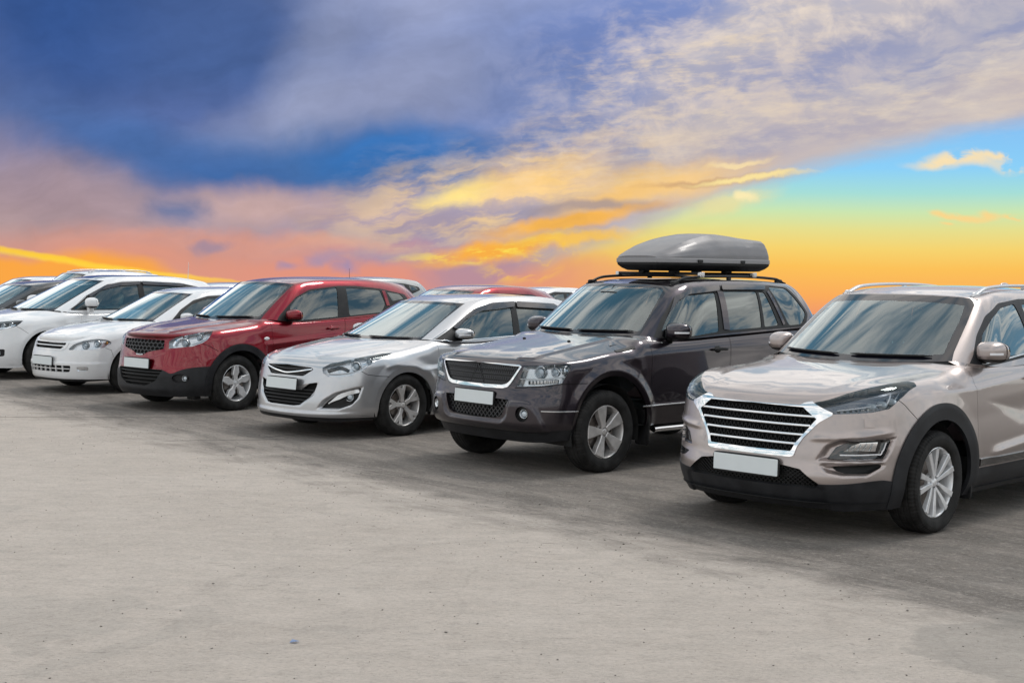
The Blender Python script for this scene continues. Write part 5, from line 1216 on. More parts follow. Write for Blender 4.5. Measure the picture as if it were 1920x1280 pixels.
# ------------------------------------------------------------------ dark grey SUV with the roof box
def car_grey(loc, rz):
    pm = paint('graphite_paint', (.034, .027, .036), .85, .32, .05)
    c = Car('V', 'parked_suv', 'dark grey boxy SUV carrying a roof box, with a black mesh grille', loc, rz, pm, .0145, 'car', 'cars parked in the front row'); s = c.sp; b = c.b; r = c.root
    flare(b.band, -.07, .41, .475, .085, .022); flare(b.band, -2.68, .41, .475, .085, .022)
    crease(b.band, [(-3.2, .555), (-.55, .555)], 'side', .03, .10, .010, fade=.02)
    crease(b.band, [(-3.2, 1.08), (-1.6, 1.05), (-.5, 1.0), (-.2, .98)], 'side', .06, .2, .008)
    crease(b.band, [(-.36, .80), (-.43, .88), (-.42, .96), (-.30, 1.02)], 'side', .08, .08, .006)
    crease(b.hood, [(.62, .40), (.56, .555), (.22, .545), (-.4, .55)], 'top', .16, .03, .012, fade=.03)
    pod = roundpoly([(.432, .645), (.60, .643), (.665, .620), (.715, .55), (.765, .40), (.765, .36), (-.765, .36), (-.765, .40), (-.715, .55), (-.665, .620), (-.60, .643), (-.432, .645), (-.40, .50), (-.35, .46), (.35, .46), (.40, .50)], .04)
    recess(b.band, pod, 'front', -.020, .028, (1,), .3)
    c.finish_shape()
    c.arches((-.07,), .41, .432); c.arches((-2.68,), .41, .432)
    gout = [(0, .728), (.15, .728), (.345, .733), (.40, .748), (.437, .79), (.527, .925), (.50, .938), (0, .938)]
    gin = [(0, .757), (.15, .757), (.335, .762), (.385, .775), (.425, .808), (.510, .925), (0, .936)]
    S = c.part('band', 'grille_frame', sym(gout), 'front', (1,), None)[0][0]; hole, frame = S.poly(sym(gin), 'front'); gr = c.cavity(hole, .05, MT['gap'], 'grille')
    mk('grille_frame', frame.offset(.008), MT['chrome'], gr, .03)
    segs = []
    for i in range(-44, 45): y = i*.026; segs += [((y-.05, .75), (y+.05, .94)), ((y+.05, .75), (y-.05, .94))]
    c.lattice('grille_mesh', segs, c.bv, 'front', .0065, .012, -.016, MT['darkpaint'], poly=sym(gin), parent=gr)
    for z in (.802, .843, .884): ribbon(r, 'grille_bar', MT['black'], c.bv, [(-.43, z), (0, z), (.43, z)], 'front', 1, .009, .012, -.012, gr)
    q = rq(35)
    hl = [q(.665, .545, .932), q(.45, .80, .958), q(.392, .826, .957), q(.392, .842, .935), q(.433, .848, .88), q(.488, .828, .797), q(.61, .70, .772), q(.70, .49, .756), q(.688, .515, .826)]
    for sd, o in lamp_region(c, hl, 35, .055, MT['housing']):
        for (x, y, z, rr) in ((.614, .684, .885, .048), (.526, .788, .890, .036)):
            P, N = drop(c.bv, [q(x, y, z)], 35, sd, -.022); lampunit(r, o, tuple(P[0]), rr, .03, (1, .35*sd, 0))
        ribbon(r, 'lamp_divider', MT['satin'], c.bv, [q(.685, .52, .822), q(.60, .70, .83), q(.46, .837, .848)], 35, sd, .008, .03, -.014, o)
        for i in range(9):
            t = i/8; P, N = drop(c.bv, [q(.66-.15*t, .60+.20*t, .795+.018*t)], 35, sd, -.028); mk('lamp_segment', box(P[0], (.018, .030, .034)), MT['reflector'], o)
        P, N = drop(c.bv, [q(.435, .83, .91)], 35, sd, -.022); mk('indicator_reflector', box(P[0], (.03, .03, .075)), MT['reflector'], o)
    low = [(0, .466), (.29, .476), (.352, .495), (.375, .53), (.425, .640), (0, .650)]
    S = c.part('band', 'lower_grille', sym(low), 'front', (1,), None)[0][0]; lg = c.cavity(S, .06, MT['gap'], 'lower_grille'); segs = []
    for i in range(-22, 23): y = i*.05; segs += [((y-.10, .45), (y+.10, .66)), ((y+.10, .45), (y-.10, .66))]
    c.lattice('grille_mesh', segs, c.bv, 'front', .006, .012, -.040, MT['darkpaint'], poly=sym(low), parent=lg)
    for S, _ in c.part('band', 'fog_recess', bump_pts((.583, .528), .060, 28, .066), 'front', (1, -1), None):
        sd = 1 if S.compact().V[:, 1].mean() > 0 else -1; o = c.cavity(S, .035, MT['black'], 'fog_recess'); lampunit(r, o, (.705, sd*.592, .530), .036, .03, (1, .3*sd, 0))
    inn, b.band = b.band.split(np.maximum(b.band.V[:, 2]-(.375+.03*np.clip(np.abs(b.band.V[:, 1])-.7, 0, .2)/.2), .20-b.band.V[:, 0])); mk('lower_valance', inn.offset(-.004), MT['trim'], r, .03)
    c.seam('band', [(.70, .745), (.665, .755), (.488, .79), (.25, .79)], 'side', w=.003); c.seam('band', [(.30, .69), (.30, .60)], 'side', w=.001)
    for sd in (1, -1):
        ribbon(r, 'body_strip', MT['satin'], c.bv, [(-.44, .556), (-.55, .556), (-1.6, .562), (-2.2, .565)], 'side', sd, .012, .010, .004, None, 50, smoothp=False)
        ribbon(r, 'body_strip', MT['satin'], c.bv, [q(.63, .727, .558), q(.52, .81, .556), q(.41, .866, .556), q(.34, .88, .556)], 35, sd, .010, .008, .003)
        ribbon(r, 'hood_vent', MT['black'], c.bv, [(-.17, 1.046), (-.28, 1.058), (-.40, 1.078)], 'side', sd, .034, .005, .002)
    D0 = lambda P, rr=.04: roundpoly(P, rr)
    c.part('band', 'front_door', D0([(-.575, 1.25), (-.572, 1.0), (-.556, .76), (-.552, .30), (-1.50, .30), (-1.60, .50), (-1.665, .93), (-1.69, 1.25)]), 'side', (1, -1), pm, 0, .006, seam=.003)
    c.part('band', 'rear_door', D0([(-1.70, 1.28), (-1.675, .93), (-1.61, .5), (-1.52, .30), (-2.13, .30), (-2.2, .6), (-2.45, .90), (-2.55, 1.28)], .06), 'side', (1, -1), pm, 0, .006, seam=.003)
    c.windows([(0, 1.10), (.30, 1.12), (.60, 1.14), (.715, 1.155), (.69, 1.23), (.635, 1.43), (.575, 1.618), (.48, 1.63), (.30, 1.636), (0, 1.640)],
              [(0, 1.20), (.30, 1.20), (.58, 1.205), (.675, 1.215), (.655, 1.28), (.60, 1.47), (.555, 1.585), (.46, 1.597), (.30, 1.604), (0, 1.608)],
              [('side_window', roundpoly([(-.78, 1.155), (-.80, 1.22), (-.947, 1.37), (-1.12, 1.49), (-1.26, 1.535), (-1.635, 1.56), (-1.55, 1.195), (-1.15, 1.160)], .02), MT['side_glass']),
               ('side_window', roundpoly([(-1.74, 1.575), (-1.70, 1.205), (-2.20, 1.225), (-2.265, 1.57)], .02), MT['dark_glass']),
               ('vent_window', roundpoly([(-2.30, 1.568), (-2.245, 1.228), (-2.475, 1.24), (-2.39, 1.56)], .015), MT['dark_glass']),
               ('quarter_window', roundpoly([(-2.50, 1.618), (-2.80, 1.605), (-2.99, 1.35), (-2.86, 1.245), (-2.64, 1.235)], .04), MT['dark_glass'])])
    add_visors(c, [roundpoly([(-.87, 1.29), (-1.09, 1.52), (-1.36, 1.598), (-1.735, 1.622), (-1.70, 1.572), (-1.26, 1.54), (-1.11, 1.475), (-.95, 1.36)], .02), roundpoly([(-1.775, 1.628), (-2.44, 1.622), (-2.405, 1.580), (-1.745, 1.580)], .015)])
    c.dark_band('window_frame', roundpoly([(-.66, 1.12), (-.86, 1.335), (-1.09, 1.525), (-1.36, 1.60), (-1.74, 1.626), (-2.5, 1.632), (-2.84, 1.615), (-3.04, 1.35), (-2.9, 1.22), (-2.2, 1.20), (-1.6, 1.175), (-1.1, 1.14)], .03), MT['black'])
    for sd in (1, -1):
        ribbon(r, 'door_pillar', pm, c.bvg, [(-1.665, 1.21), (-1.715, 1.57)], 'side', sd, .085, .006, .006, None, 12)
        ribbon(r, 'door_pillar', pm, c.bvg, [(-2.56, 1.245), (-2.45, 1.57)], 'side', sd, .040, .006, .006, None, 12)
        mirror_unit(r, (-.86, .94, 1.215), (.10, .125, .080), pm, sd, (.30, .96), arm=(.03, -.10))
        x = np.linspace(-.62, -2.2, 20); mk('side_step', tube(np.stack([x, np.full(20, sd*.875), np.full(20, .335)], 1), .026, 12), MT['chrome'], r)
        mk('mud_flap', sharp(box((-.52, sd*.83, .36), (.02, .17, .32)), 60), MT['black'], r)
    cardoor_handle(r, c.bv, -1.50, 1.032, MT['black'], 1, .20, -.02); cardoor_handle(r, c.bv, -2.40, 1.06, MT['black'], 1, .20, -.02)
    rails(r, c.bvr, (-1.16, -3.0), .55, .50, 1.66, .030, MT['black'], .034, .026)
    wiper(r, c.bvg, (.62, 1.205), (.02, 1.195)); wiper(r, c.bvg, (-.06, 1.195), (-.62, 1.20))
    for y in (-.30, .30): mk('washer_jet', supere((-.10, y, 1.118), (.012, .02, .008)), MT['black'], r)
    plate(r, (.760, 0, .640), -.06)
    S = c.part('roof', 'sunroof', roundpoly([(-1.20, -.36), (-1.30, -.42), (-1.95, -.42), (-1.95, .42), (-1.30, .42), (-1.20, .36)], .05), 'top', (1,), MT['gloss'], .003, .004)
    underside(r, s, b, .362, (-.02, -2.64)); cabin(r, s)
    mk('front_axle', join(tube([(0, -.6, .28), (0, .6, .28)], .035), box((.25, 0, .30), (.25, .9, .08))), MT['disc'], r)
    add_wheels(r, wheel_meshes(.362, .228, .225, 'five', MT['alloyd'], 'V'), (0, -2.64), .785, .364, (.25, .8, .1, .5), .03)
    # cross bars that carry the box
    for x in (-1.62, -2.42):
        y = np.linspace(-.56, .56, 24); P = np.stack([np.full(24, x), y, np.full(24, 1.738)], 1); mk('roof_rack_bar', sweep(P, rbox(.055, .030, .4), upv=(0, 0, 1)), MT['black'], r)
        for sd in (1, -1): mk('rack_clamp', join(box((x, sd*.545, 1.728), (.06, .04, .05)), box((x, sd*.568, 1.735), (.045, .010, .04))), MT['satin'], r)
    c.finish()
    return r
def roof_box(parent_loc, rz):
    """faceted roof box: grey lid over a black base"""
    t = thing('roof_box', 'grey plastic roof box strapped on the dark grey SUV', 'roof box', (parent_loc[0], parent_loc[1], 0), rz)
    # stations along the car: x, half width at the seam, lid height, half width of the lid's top, shoulder height
    st = [(-1.30, .26, .030, .16, .020), (-1.38, .335, .070, .22, .045), (-1.55, .39, .140, .27, .08), (-1.80, .41, .215, .27, .11), (-2.05, .415, .262, .26, .13), (-2.30, .415, .262, .25, .15), (-2.55, .41, .240, .25, .15), (-2.72, .405, .225, .28, .15), (-2.85, .395, .212, .30, .14), (-2.875, .385, .16, .30, .12), (-2.885, .375, .05, .28, .04)]
    st = A(st); L = np.linspace(-1.30, -2.885, 70); cc = [np.interp(-L, -st[:, 0], st[:, k])*.55+pchip(st[:, 0], st[:, k], L)*.45 for k in range(1, 5)]; zb = 1.852
    V = []
    for i, x in enumerate(L):
        w, h, tw, sh = [q_[i] for q_ in cc]; hw = tw
        row = [(w, 0), (w*.995, sh*.35), (w*.93, sh*.85), ((w+hw)/2*.97, sh+(h-sh)*.45), (hw, h*.93), (hw*.5, h*.99), (0, h)]
        rr = [(a, c_) for a, c_ in row]+[(-a, c_) for a, c_ in row[::-1][1:]]; rr = A(rr); kk = np.linspace(0, 12, 37); rr = np.stack([np.interp(kk, range(13), rr[:, 0]), np.interp(kk, range(13), rr[:, 1])], 1); V.append([(x, a, zb+.028+c_) for a, c_ in rr])
    lid = gridsurf(V); 
    if lid.N[:, 2].mean() < 0: lid = flip(lid)
    endc = [gridsurf([V[0], [(L[0], 0, zb+.028)]*37]), gridsurf([V[-1], [(L[-1], 0, zb+.028)]*37])]
    o = mk('box_lid', sharp(join(lid, *endc), 24), MT['boxgrey'], t)
    def outline(k, dz, g): 
        pts = [(x, cc[0][i]+g) for i, x in enumerate(L)]; pts = pts+[(x, -y) for x, y in pts[::-1]]; return A(pts)
    O = outline(0, 0, 0); rim_ = sweep(np.stack([O[:, 0], O[:, 1], np.full(len(O), zb+.012)], 1), rbox(.022, .044, .3), closed=True, upv=(0, 0, 1)); mk('lid_edge', rim_, MT['boxgrey2'], t)
    rows = []
    for g, z in ((0.004, zb), (0., zb-.030), (-.03, zb-.060), (-.075, zb-.085), (-.12, zb-.088)):
        O = outline(0, 0, g); O = O*A([1, 1]); cx = -2.12; O2 = np.stack([cx+(O[:, 0]-cx)*(1+g*1.1), O[:, 1], np.full(len(O), z)], 1); rows.append(np.vstack([O2, O2[:1]]))
    rows.append(np.tile([[-2.12, 0, zb-.088]], (len(rows[0]), 1)))
    base = gridsurf(np.stack(rows, 0)); 
    if (base.N*(base.V-A([-2.12, 0, zb]))).sum(1).mean() < 0: base = flip(base)
    mk('box_base', sharp(base, 30), MT['black'], t)
    for x in (-1.62, -2.42):
        for y in (-.2, .2): mk('box_clamp', box((x, y, 1.757), (.10, .07, .04)), MT['black'], t)
    for x in (-1.75, -2.4): mk('lid_latch', box((x, .425, zb+.008), (.07, .012, .03)), MT['black'], t)
    return t
MT['boxgrey'] = pbr('roof_box_lid', (.17, .165, .172), .40, .2, coat=.1, colvar=(5, .12)); MT['boxgrey2'] = pbr('roof_box_edge', (.26, .255, .265), .4, .1)
MT['housing'] = pbr('lamp_housing_grey', (.62, .63, .65), .22, .8)
# ------------------------------------------------------------------ silver saloon
def car_silver(loc, rz):
    pm = paint('silver_paint', (.52, .525, .545), .80, .33, .07)
    c = Car('I', 'parked_car', 'low silver saloon between the red crossover and the dark grey SUV', loc, rz, pm, .016, 'car', 'cars parked in the front row'); s = c.sp; b = c.b; r = c.root
    flare(b.band, -.03, .32, .41, .10, .010); flare(b.band, -2.79, .32, .41, .10, .010)
    crease(b.band, [(-3.4, .84), (-2.0, .80), (-.9, .72), (-.45, .70), (-.2, .69)], 'side', .04, .20, .020)
    crease(b.band, [(-.45, .53), (-.30, .66), (-.14, .72), (.12, .75), (.28, .72)], 'side', .12, .05, .012)
    crease(b.hood, [(.74, .32), (.60, .44), (.3, .55), (-.2, .62)], 'top', .10, .05, .010, fade=.05)
    crease(b.band, [(-.86, .262), (0, .25), (.86, .262)], 'front', .03, .05, .012, False, .02)
    recess(b.band, [(.50, .31), (.56, .40), (.66, .475), (.84, .545), (.82, .42), (.78, .35), (.70, .305)], 'front', .020, .022)
    recess(b.band, [(-.50, .58), (-.46, .44), (-.30, .32), (.30, .32), (.46, .44), (.50, .58), (.30, .55), (0, .50), (-.30, .55)], 'front', .014, .03, (1,))
    c.finish_shape()
    c.arches((-.03,), .30, .372); c.arches((-2.79,), .30, .372)
    ug = roundpoly([(-.405, .705), (-.37, .725), (0, .740), (.37, .725), (.405, .705), (.28, .632), (-.28, .632)], .02)
    S = c.part('band', 'upper_grille', ug, 'front', (1,), None)[0][0]; g = c.cavity(S, .03, MT['gap'], 'upper_grille')
    for k, z in enumerate((.72, .675, .655)): ribbon(r, 'grille_slat', MT['darkpaint'], c.bv, [(-.33+.02*k, z), (0, z-.02), (.33-.02*k, z)], 'front', 1, .008, .01, -.014, g)
    ribbon(r, 'grille_chrome', MT['chrome'], c.bv, [(-.385, .708), (-.15, .672), (0, .657), (.15, .672), (.385, .708)], 'front', 1, .018, .014, -.002, g)
    lgp = roundpoly([(-.478, .578), (-.46, .50), (-.40, .42), (-.28, .335), (-.20, .325), (.20, .325), (.28, .335), (.40, .42), (.46, .50), (.478, .578), (.38, .562), (.27, .50), (.27, .49), (-.27, .49), (-.27, .50), (-.38, .562)], .012)
    S = c.part('band', 'lower_grille', lgp, 'front', (1,), None)[0][0]; g = c.cavity(S, .05, MT['gap'], 'lower_grille')
    for z in (.355, .39, .425, .46, .495): segs = [((-.6, z), (.6, z))]; c.lattice('grille_slat', segs, c.bv, 'front', .012, .03, -.02, MT['black'], poly=lgp, parent=g)
    q = rq(42)
    hl = [q(.784, .50, .726), q(.72, .56, .772), q(.60, .63, .815), q(.457, .70, .846), q(.25, .77, .868), q(.096, .812, .872), q(.20, .83, .848), q(.33, .83, .808), q(.43, .83, .755), q(.521, .822, .700), q(.622, .77, .656), q(.70, .70, .640), q(.774, .574, .642), q(.79, .52, .676)]
    for sd, o in lamp_region(c, hl, 42, .045, MT['housing']):
        P, N = drop(c.bv, [q(.56, .775, .752)], 42, sd, -.020); lampunit(r, o, tuple(P[0]), .046, .03, (1, .5*sd, .05)); P, N = drop(c.bv, [q(.40, .80, .81)], 42, sd, -.020); lampunit(r, o, tuple(P[0]), .026, .02, (1, .6*sd, .1))
        ribbon(r, 'lamp_bezel', MT['lampdark'], c.bv, [q(.77, .55, .70), q(.68, .66, .745), q(.62, .74, .70)], 42, sd, .035, .008, -.030, o)
        ribbon(r, 'light_guide', MT['white_led'], c.bv, [q(.775, .55, .672), q(.70, .66, .672), q(.60, .765, .690), q(.52, .80, .715), q(.44, .815, .775)], 42, sd, .010, .008, -.010, o)
    fg = [(.522, .318), (.575, .385), (.665, .462), (.828, .532), (.812, .435), (.79, .365), (.715, .322)]
    for S, _ in c.part('band', 'fog_pocket', roundpoly(fg, .012), 'front', (1, -1), None):
        sd = 1 if S.compact().V[:, 1].mean() > 0 else -1; o = c.cavity(S, .02, MT['black'], 'fog_pocket')
        P, N = drop(c.bv, [(.742, .435)], 'front', 1, -.012); lampunit(r, o, (P[0][0], sd*P[0][1], P[0][2]), .042, .02, (.8, .55*sd, 0))
        Q = polycurve([(.585, .365), (.66, .425), (.735, .478), (.80, .505)], 16); P, N = drop(c.bv, Q, 'front', 1, -.006); P = P*A([1, sd, 1]); N = N*A([1, sd, 1]); mk('fog_bezel', sweepN(P, N, rbox(.05, .01), scale=[(max(.25, min(1, i/6)), 1) for i in range(16)]), MT['satin'], o)
    inn, b.band = b.band.split(np.maximum(b.band.V[:, 2]-.222, -.4-b.band.V[:, 0]+0)); mk('lower_lip', inn.offset(-.006), MT['black'], r, .03)
    c.seam('band', [(.53, .70), (.468, .664), (.34, .645), (.22, .635)], 'side', w=.003)
    c.part('band', 'headlight_washer', roundpoly([(.700, .582), (.752, .588), (.752, .632), (.700, .622)], .008), 'front', (1, -1), pm, .003, .004)
    c.part('band', 'front_door', roundpoly([(-.50, 1.1), (-.49, .70), (-.485, .23), (-1.50, .23), (-1.60, .5), (-1.68, .80), (-1.72, 1.1)], .04), 'side', (1, -1), pm, 0, .006, seam=.003)
    c.part('band', 'rear_door', roundpoly([(-1.73, 1.12), (-1.69, .8), (-1.61, .5), (-1.51, .23), (-2.30, .23), (-2.42, .55), (-2.62, .80), (-2.72, 1.12)], .06), 'side', (1, -1), pm, 0, .006, seam=.003)
    c.windows([(0, .90), (.30, .94), (.56, .965), (.685, .975), (.66, 1.04), (.60, 1.20), (.545, 1.372), (.44, 1.38), (.25, 1.386), (0, 1.390)],
              [(0, 1.012), (.30, 1.012), (.56, 1.015), (.655, 1.020), (.635, 1.07), (.575, 1.23), (.525, 1.342), (.42, 1.352), (.25, 1.358), (0, 1.362)],
              [('side_window', roundpoly([(-.80, 1.0), (-.84, 1.08), (-1.03, 1.198), (-1.30, 1.285), (-1.775, 1.318), (-1.68, 1.02), (-1.05, .99)], .02), MT['side_glass']),
               ('side_window', roundpoly([(-1.86, 1.32), (-1.79, 1.03), (-2.45, 1.04), (-2.75, 1.20), (-2.5, 1.285)], .03), MT['dark_glass'])])
    add_visors(c, [roundpoly([(-.80, 1.11), (-1.18, 1.30), (-1.50, 1.37), (-1.87, 1.382), (-1.83, 1.325), (-1.30, 1.285), (-1.03, 1.20), (-.85, 1.09)], .02), roundpoly([(-1.90, 1.382), (-2.55, 1.35), (-2.80, 1.22), (-2.5, 1.29), (-1.87, 1.322)], .015)])
    c.dark_band('window_frame', roundpoly([(-.44, .955), (-.75, 1.09), (-1.16, 1.295), (-1.50, 1.375), (-1.88, 1.388), (-2.55, 1.36), (-2.9, 1.20), (-2.6, 1.03), (-1.6, 1.0), (-.9, .972)], .02), MT['black'])
    for sd in (1, -1):
        ribbon(r, 'window_trim', MT['chrome'], c.bvg, [(-.40, .948), (-.60, .965), (-.9, .975), (-1.5, 1.0), (-2.6, 1.03)], 'side', sd, .012, .008, .006)
        ribbon(r, 'window_trim', MT['chrome'], c.bvg, [(-.42, .957), (-.58, 1.025), (-.74, 1.10)], 'side', sd, .008, .008, .006)
        mirror_unit(r, (-.86, .89, 1.05), (.10, .110, .062), pm, sd, (.15, .9), arm=(.03, -.12))
    cardoor_handle(r, c.bv, -1.45, .88, pm, 2); cardoor_handle(r, c.bv, -2.40, .91, pm, 2)
    wiper(r, c.bvg, (.60, 1.0), (.05, 1.005)); wiper(r, c.bvg, (-.10, 1.005), (-.55, 1.005))
    plate(r, (.925, 0, .548), -.10)
    mk('mud_flap', sharp(box((-.47, .81, .30), (.02, .16, .22)), 60), MT['black'], r)
    underside(r, s, b, .33, (0, -2.77)); cabin(r, s, 'seat_light')
    add_wheels(r, wheel_meshes(.328, .213, .212, 'claw', MT['alloyd'], 'I'), (-.01, -2.77), .785, .331, (.2, .8, .1, .5), .02)
    c.finish()
    return r
# ------------------------------------------------------------------ red crossover
def car_red(loc, rz):
    pm = paint('crimson_paint', (.20, .002, .011), .88, .36, .02)
    c = Car('Q', 'parked_suv', 'crimson crossover with honeycomb grille and black lower bumper', loc, rz, pm, .017, 'car', 'cars parked in the front row'); s = c.sp; b = c.b; r = c.root
    flare(b.band, -.05, .33, .48, .15, .014); flare(b.band, -2.79, .33, .48, .15, .014)
    crease(b.band, [(-3.3, .93), (-1.6, .88), (-.55, .80), (-.40, .80)], 'side', .05, .18, .014)
    crease(b.hood, [(.70, .12), (.55, .20), (.2, .30), (-.2, .34)], 'top', .05, .08, .010, fade=.08); crease(b.hood, [(.66, .40), (.5, .46), (.1, .56), (-.35, .62)], 'top', .10, .05, .014, fade=.05)
    recess(b.band, [(-.52, .86), (-.50, .74), (-.20, .655), (.20, .655), (.50, .74), (.52, .86), (.47, .5), (-.47, .5)], 'front', -.006, .03, (1,))
    c.finish_shape()
    c.arches((-.05,), .33, .405); c.arches((-2.79,), .33, .405)
    c.ring((-.05, -2.79), .33, .405, .485, -1, MT['trim'], off=.012)
    gp = roundpoly([(-.40, .868), (.362, .868), (.40, .855), (.395, .755), (.16, .712), (.06, .675), (-.06, .675), (-.16, .712), (-.395, .755), (-.41, .855)], .02)
    gp = roundpoly([(-.41, .862), (.41, .862), (.415, .755), (.16, .712), (.07, .675), (-.07, .675), (-.16, .712), (-.415, .755)], .02)
    S = c.part('band', 'grille', gp, 'front', (1,), None)[0][0]; g = c.cavity(S, .04, MT['gap'], 'grille')
    w_, h_ = .075, .044; segs = []
    for row in range(7):
        z = .668+row*h_
        for i in range(-9, 9):
            y = i*w_+(w_/2 if row % 2 else 0)-w_*.5; segs += [((y, z-h_*.33), (y, z+h_*.33)), ((y, z+h_*.33), (y+w_/2, z+h_*.67)), ((y+w_/2, z+h_*.67), (y+w_, z+h_*.33))]
    c.lattice('grille_mesh', segs, c.bv, 'front', .0085, .014, -.010, MT['darkpaint'], poly=gp, parent=g)
    ribbon(r, 'grille_trim', MT['chrome'], c.bv, [(-.07, .677), (0, .672), (.07, .677)], 'front', 1, .012, .012, .002, g)
    q = rq(40)
    hl = [q(.712, .483, .764), q(.701, .473, .850), q(.60, .56, .925), q(.48, .66, .965), q(.36, .735, .985), q(.29, .775, .975), q(.322, .80, .94), q(.38, .81, .88), q(.444, .80, .842), q(.547, .738, .797)]
    for sd, o in lamp_region(c, hl, 40, .05, MT['housing']):
        P, N = drop(c.bv, [q(.60, .655, .835)], 40, sd, -.020); lampunit(r, o, tuple(P[0]), .046, .03, (1, .4*sd, 0)); P, N = drop(c.bv, [q(.46, .745, .915)], 40, sd, -.022); lampunit(r, o, tuple(P[0]), .034, .02, (1, .4*sd, .1))
        ribbon(r, 'lamp_bezel', MT['reflector'], c.bv, [q(.69, .53, .80), q(.66, .56, .87), q(.55, .64, .92)], 40, sd, .03, .008, -.02, o)
        ribbon(r, 'lamp_bezel', MT['satin'], c.bv, [q(.55, .72, .82), q(.45, .78, .865), q(.36, .79, .93)], 40, sd, .014, .008, -.012, o)
    # black lower bumper: its upper edge drops in a curve under the fog lamps' shoulders
    B = b.band; ay = np.abs(B.V[:, 1]); zt = pchip([0, .42, .47, .56, .68, .78, .85, 1.0], [.512, .512, .500, .47, .522, .548, .555, .56], ay); zt = np.where(B.V[:, 0] > .15, zt, .345)
    inn, b.band = B.split(B.V[:, 2]-zt); lgp = roundpoly([(-.455, .505), (.455, .505), (.36, .375), (.20, .312), (-.20, .312), (-.36, .375)], .02)
    S, inn = inn.poly(lgp, 'front'); g = c.cavity(S, .05, MT['gap'], 'lower_grille')
    for z in (.35, .395, .44, .48): c.lattice('grille_slat', [((-.6, z), (.6, z))], c.bv, 'front', .013, .03, -.022, MT['black'], poly=lgp, parent=g)
    lowb = Surf(inn.V, inn.F, inn.N); f1, f2 = lowb.split(.15-lowb.V[:, 0])
    for sd in (1, -1):
        P2 = A(bump_pts((.655*1, .415), .078, 30, .052))*A([sd, 1]); S, f1 = f1.poly(P2, 'front'); o = c.cavity(S, .03, MT['black'], 'fog_recess'); P, N = drop(c.bv, [(.70, .415)], 'front', 1, -.018); lampunit(r, o, (P[0][0], sd*P[0][1], P[0][2]), .032, .02, (.8, .4*sd, 0))
    mk('lower_bumper', f1.offset(.005), MT['trim'], r, .03); mk('sill_trim', f2.offset(.005), MT['trim'], r, .03)
    c.seam('band', [(.46, .835), (.38, .80), (.278, .736)], 'side', w=.003)
    ribbon(r, 'washer_cover', pm, c.bv, [(.62, .635), (.68, .64)], 'front', 1, .05, .004, .001)
    c.part('band', 'front_door', roundpoly([(-.555, 1.2), (-.54, .72), (-.54, .34), (-1.58, .34), (-1.68, .6), (-1.76, 1.0), (-1.78, 1.2)], .04), 'side', (1, -1), pm, 0, .006, seam=.003)
    c.part('band', 'rear_door', roundpoly([(-1.79, 1.25), (-1.77, 1.0), (-1.69, .6), (-1.59, .34), (-2.25, .34), (-2.40, .62), (-2.62, .86), (-2.70, 1.25)], .06), 'side', (1, -1), pm, 0, .006, seam=.003)
    c.windows([(0, 1.02), (.30, 1.05), (.58, 1.075), (.70, 1.085), (.675, 1.16), (.63, 1.33), (.58, 1.535), (.47, 1.55), (.28, 1.558), (0, 1.563)],
              [(0, 1.12), (.30, 1.122), (.56, 1.130), (.655, 1.138), (.635, 1.20), (.59, 1.38), (.55, 1.505), (.45, 1.517), (.28, 1.525), (0, 1.53)],
              [('side_window', roundpoly([(-.90, 1.085), (-.91, 1.25), (-1.05, 1.356), (-1.31, 1.453), (-1.77, 1.498), (-1.67, 1.117), (-1.08, 1.085)], .025), MT['side_glass']),
               ('side_window', roundpoly([(-1.925, 1.497), (-1.865, 1.128), (-2.45, 1.165), (-2.56, 1.27), (-2.54, 1.46)], .03), MT['dark_glass']),
               ('quarter_window', roundpoly([(-2.66, 1.44), (-2.71, 1.31), (-2.96, 1.345), (-2.90, 1.41)], .02), MT['dark_glass'])])
    c.dark_band('window_frame', roundpoly([(-.66, 1.07), (-.72, 1.14), (-.89, 1.265), (-1.05, 1.375), (-1.31, 1.472), (-1.78, 1.517), (-2.1, 1.518), (-2.56, 1.48), (-3.0, 1.40), (-3.02, 1.33), (-2.7, 1.19), (-2.4, 1.145), (-1.7, 1.10), (-1.1, 1.062)], .03), MT['black'])
    for sd in (1, -1):
        ribbon(r, 'window_frame_edge', pm, c.bvg, [(-2.60, 1.45), (-2.60, 1.25)], 'side', sd, .06, .006, .004, None, 10)
        mirror_unit(r, (-.88, .89, 1.15), (.105, .110, .075), pm, sd, None, arm=(.03, -.10))
        P, N = drop(c.bv, [(-.455, .867)], 'side', sd, .002); mk('side_repeater', supere(P[0], (.042, .008, .020)), MT['white_led'], r)
    cardoor_handle(r, c.bv, -1.55, .97, pm, 2); cardoor_handle(r, c.bv, -2.42, 1.0, pm, 2)
    wiper(r, c.bvg, (.60, 1.125), (.05, 1.115)); wiper(r, c.bvg, (-.08, 1.115), (-.60, 1.12))
    plate(r, (.840, 0, .575), -.05)
    underside(r, s, b, .343, (-.02, -2.765)); cabin(r, s)
    mk('exhaust_shield', box((.45, .62, .20), (.10, .16, .10)), MT['black'], r)
    add_wheels(r, wheel_meshes(.343, .216, .215, 'blade', MT['alloy'], 'Q'), (0, -2.765), .775, .345, (.05, .8, .1, .5), .03)
    c.finish()
    return r
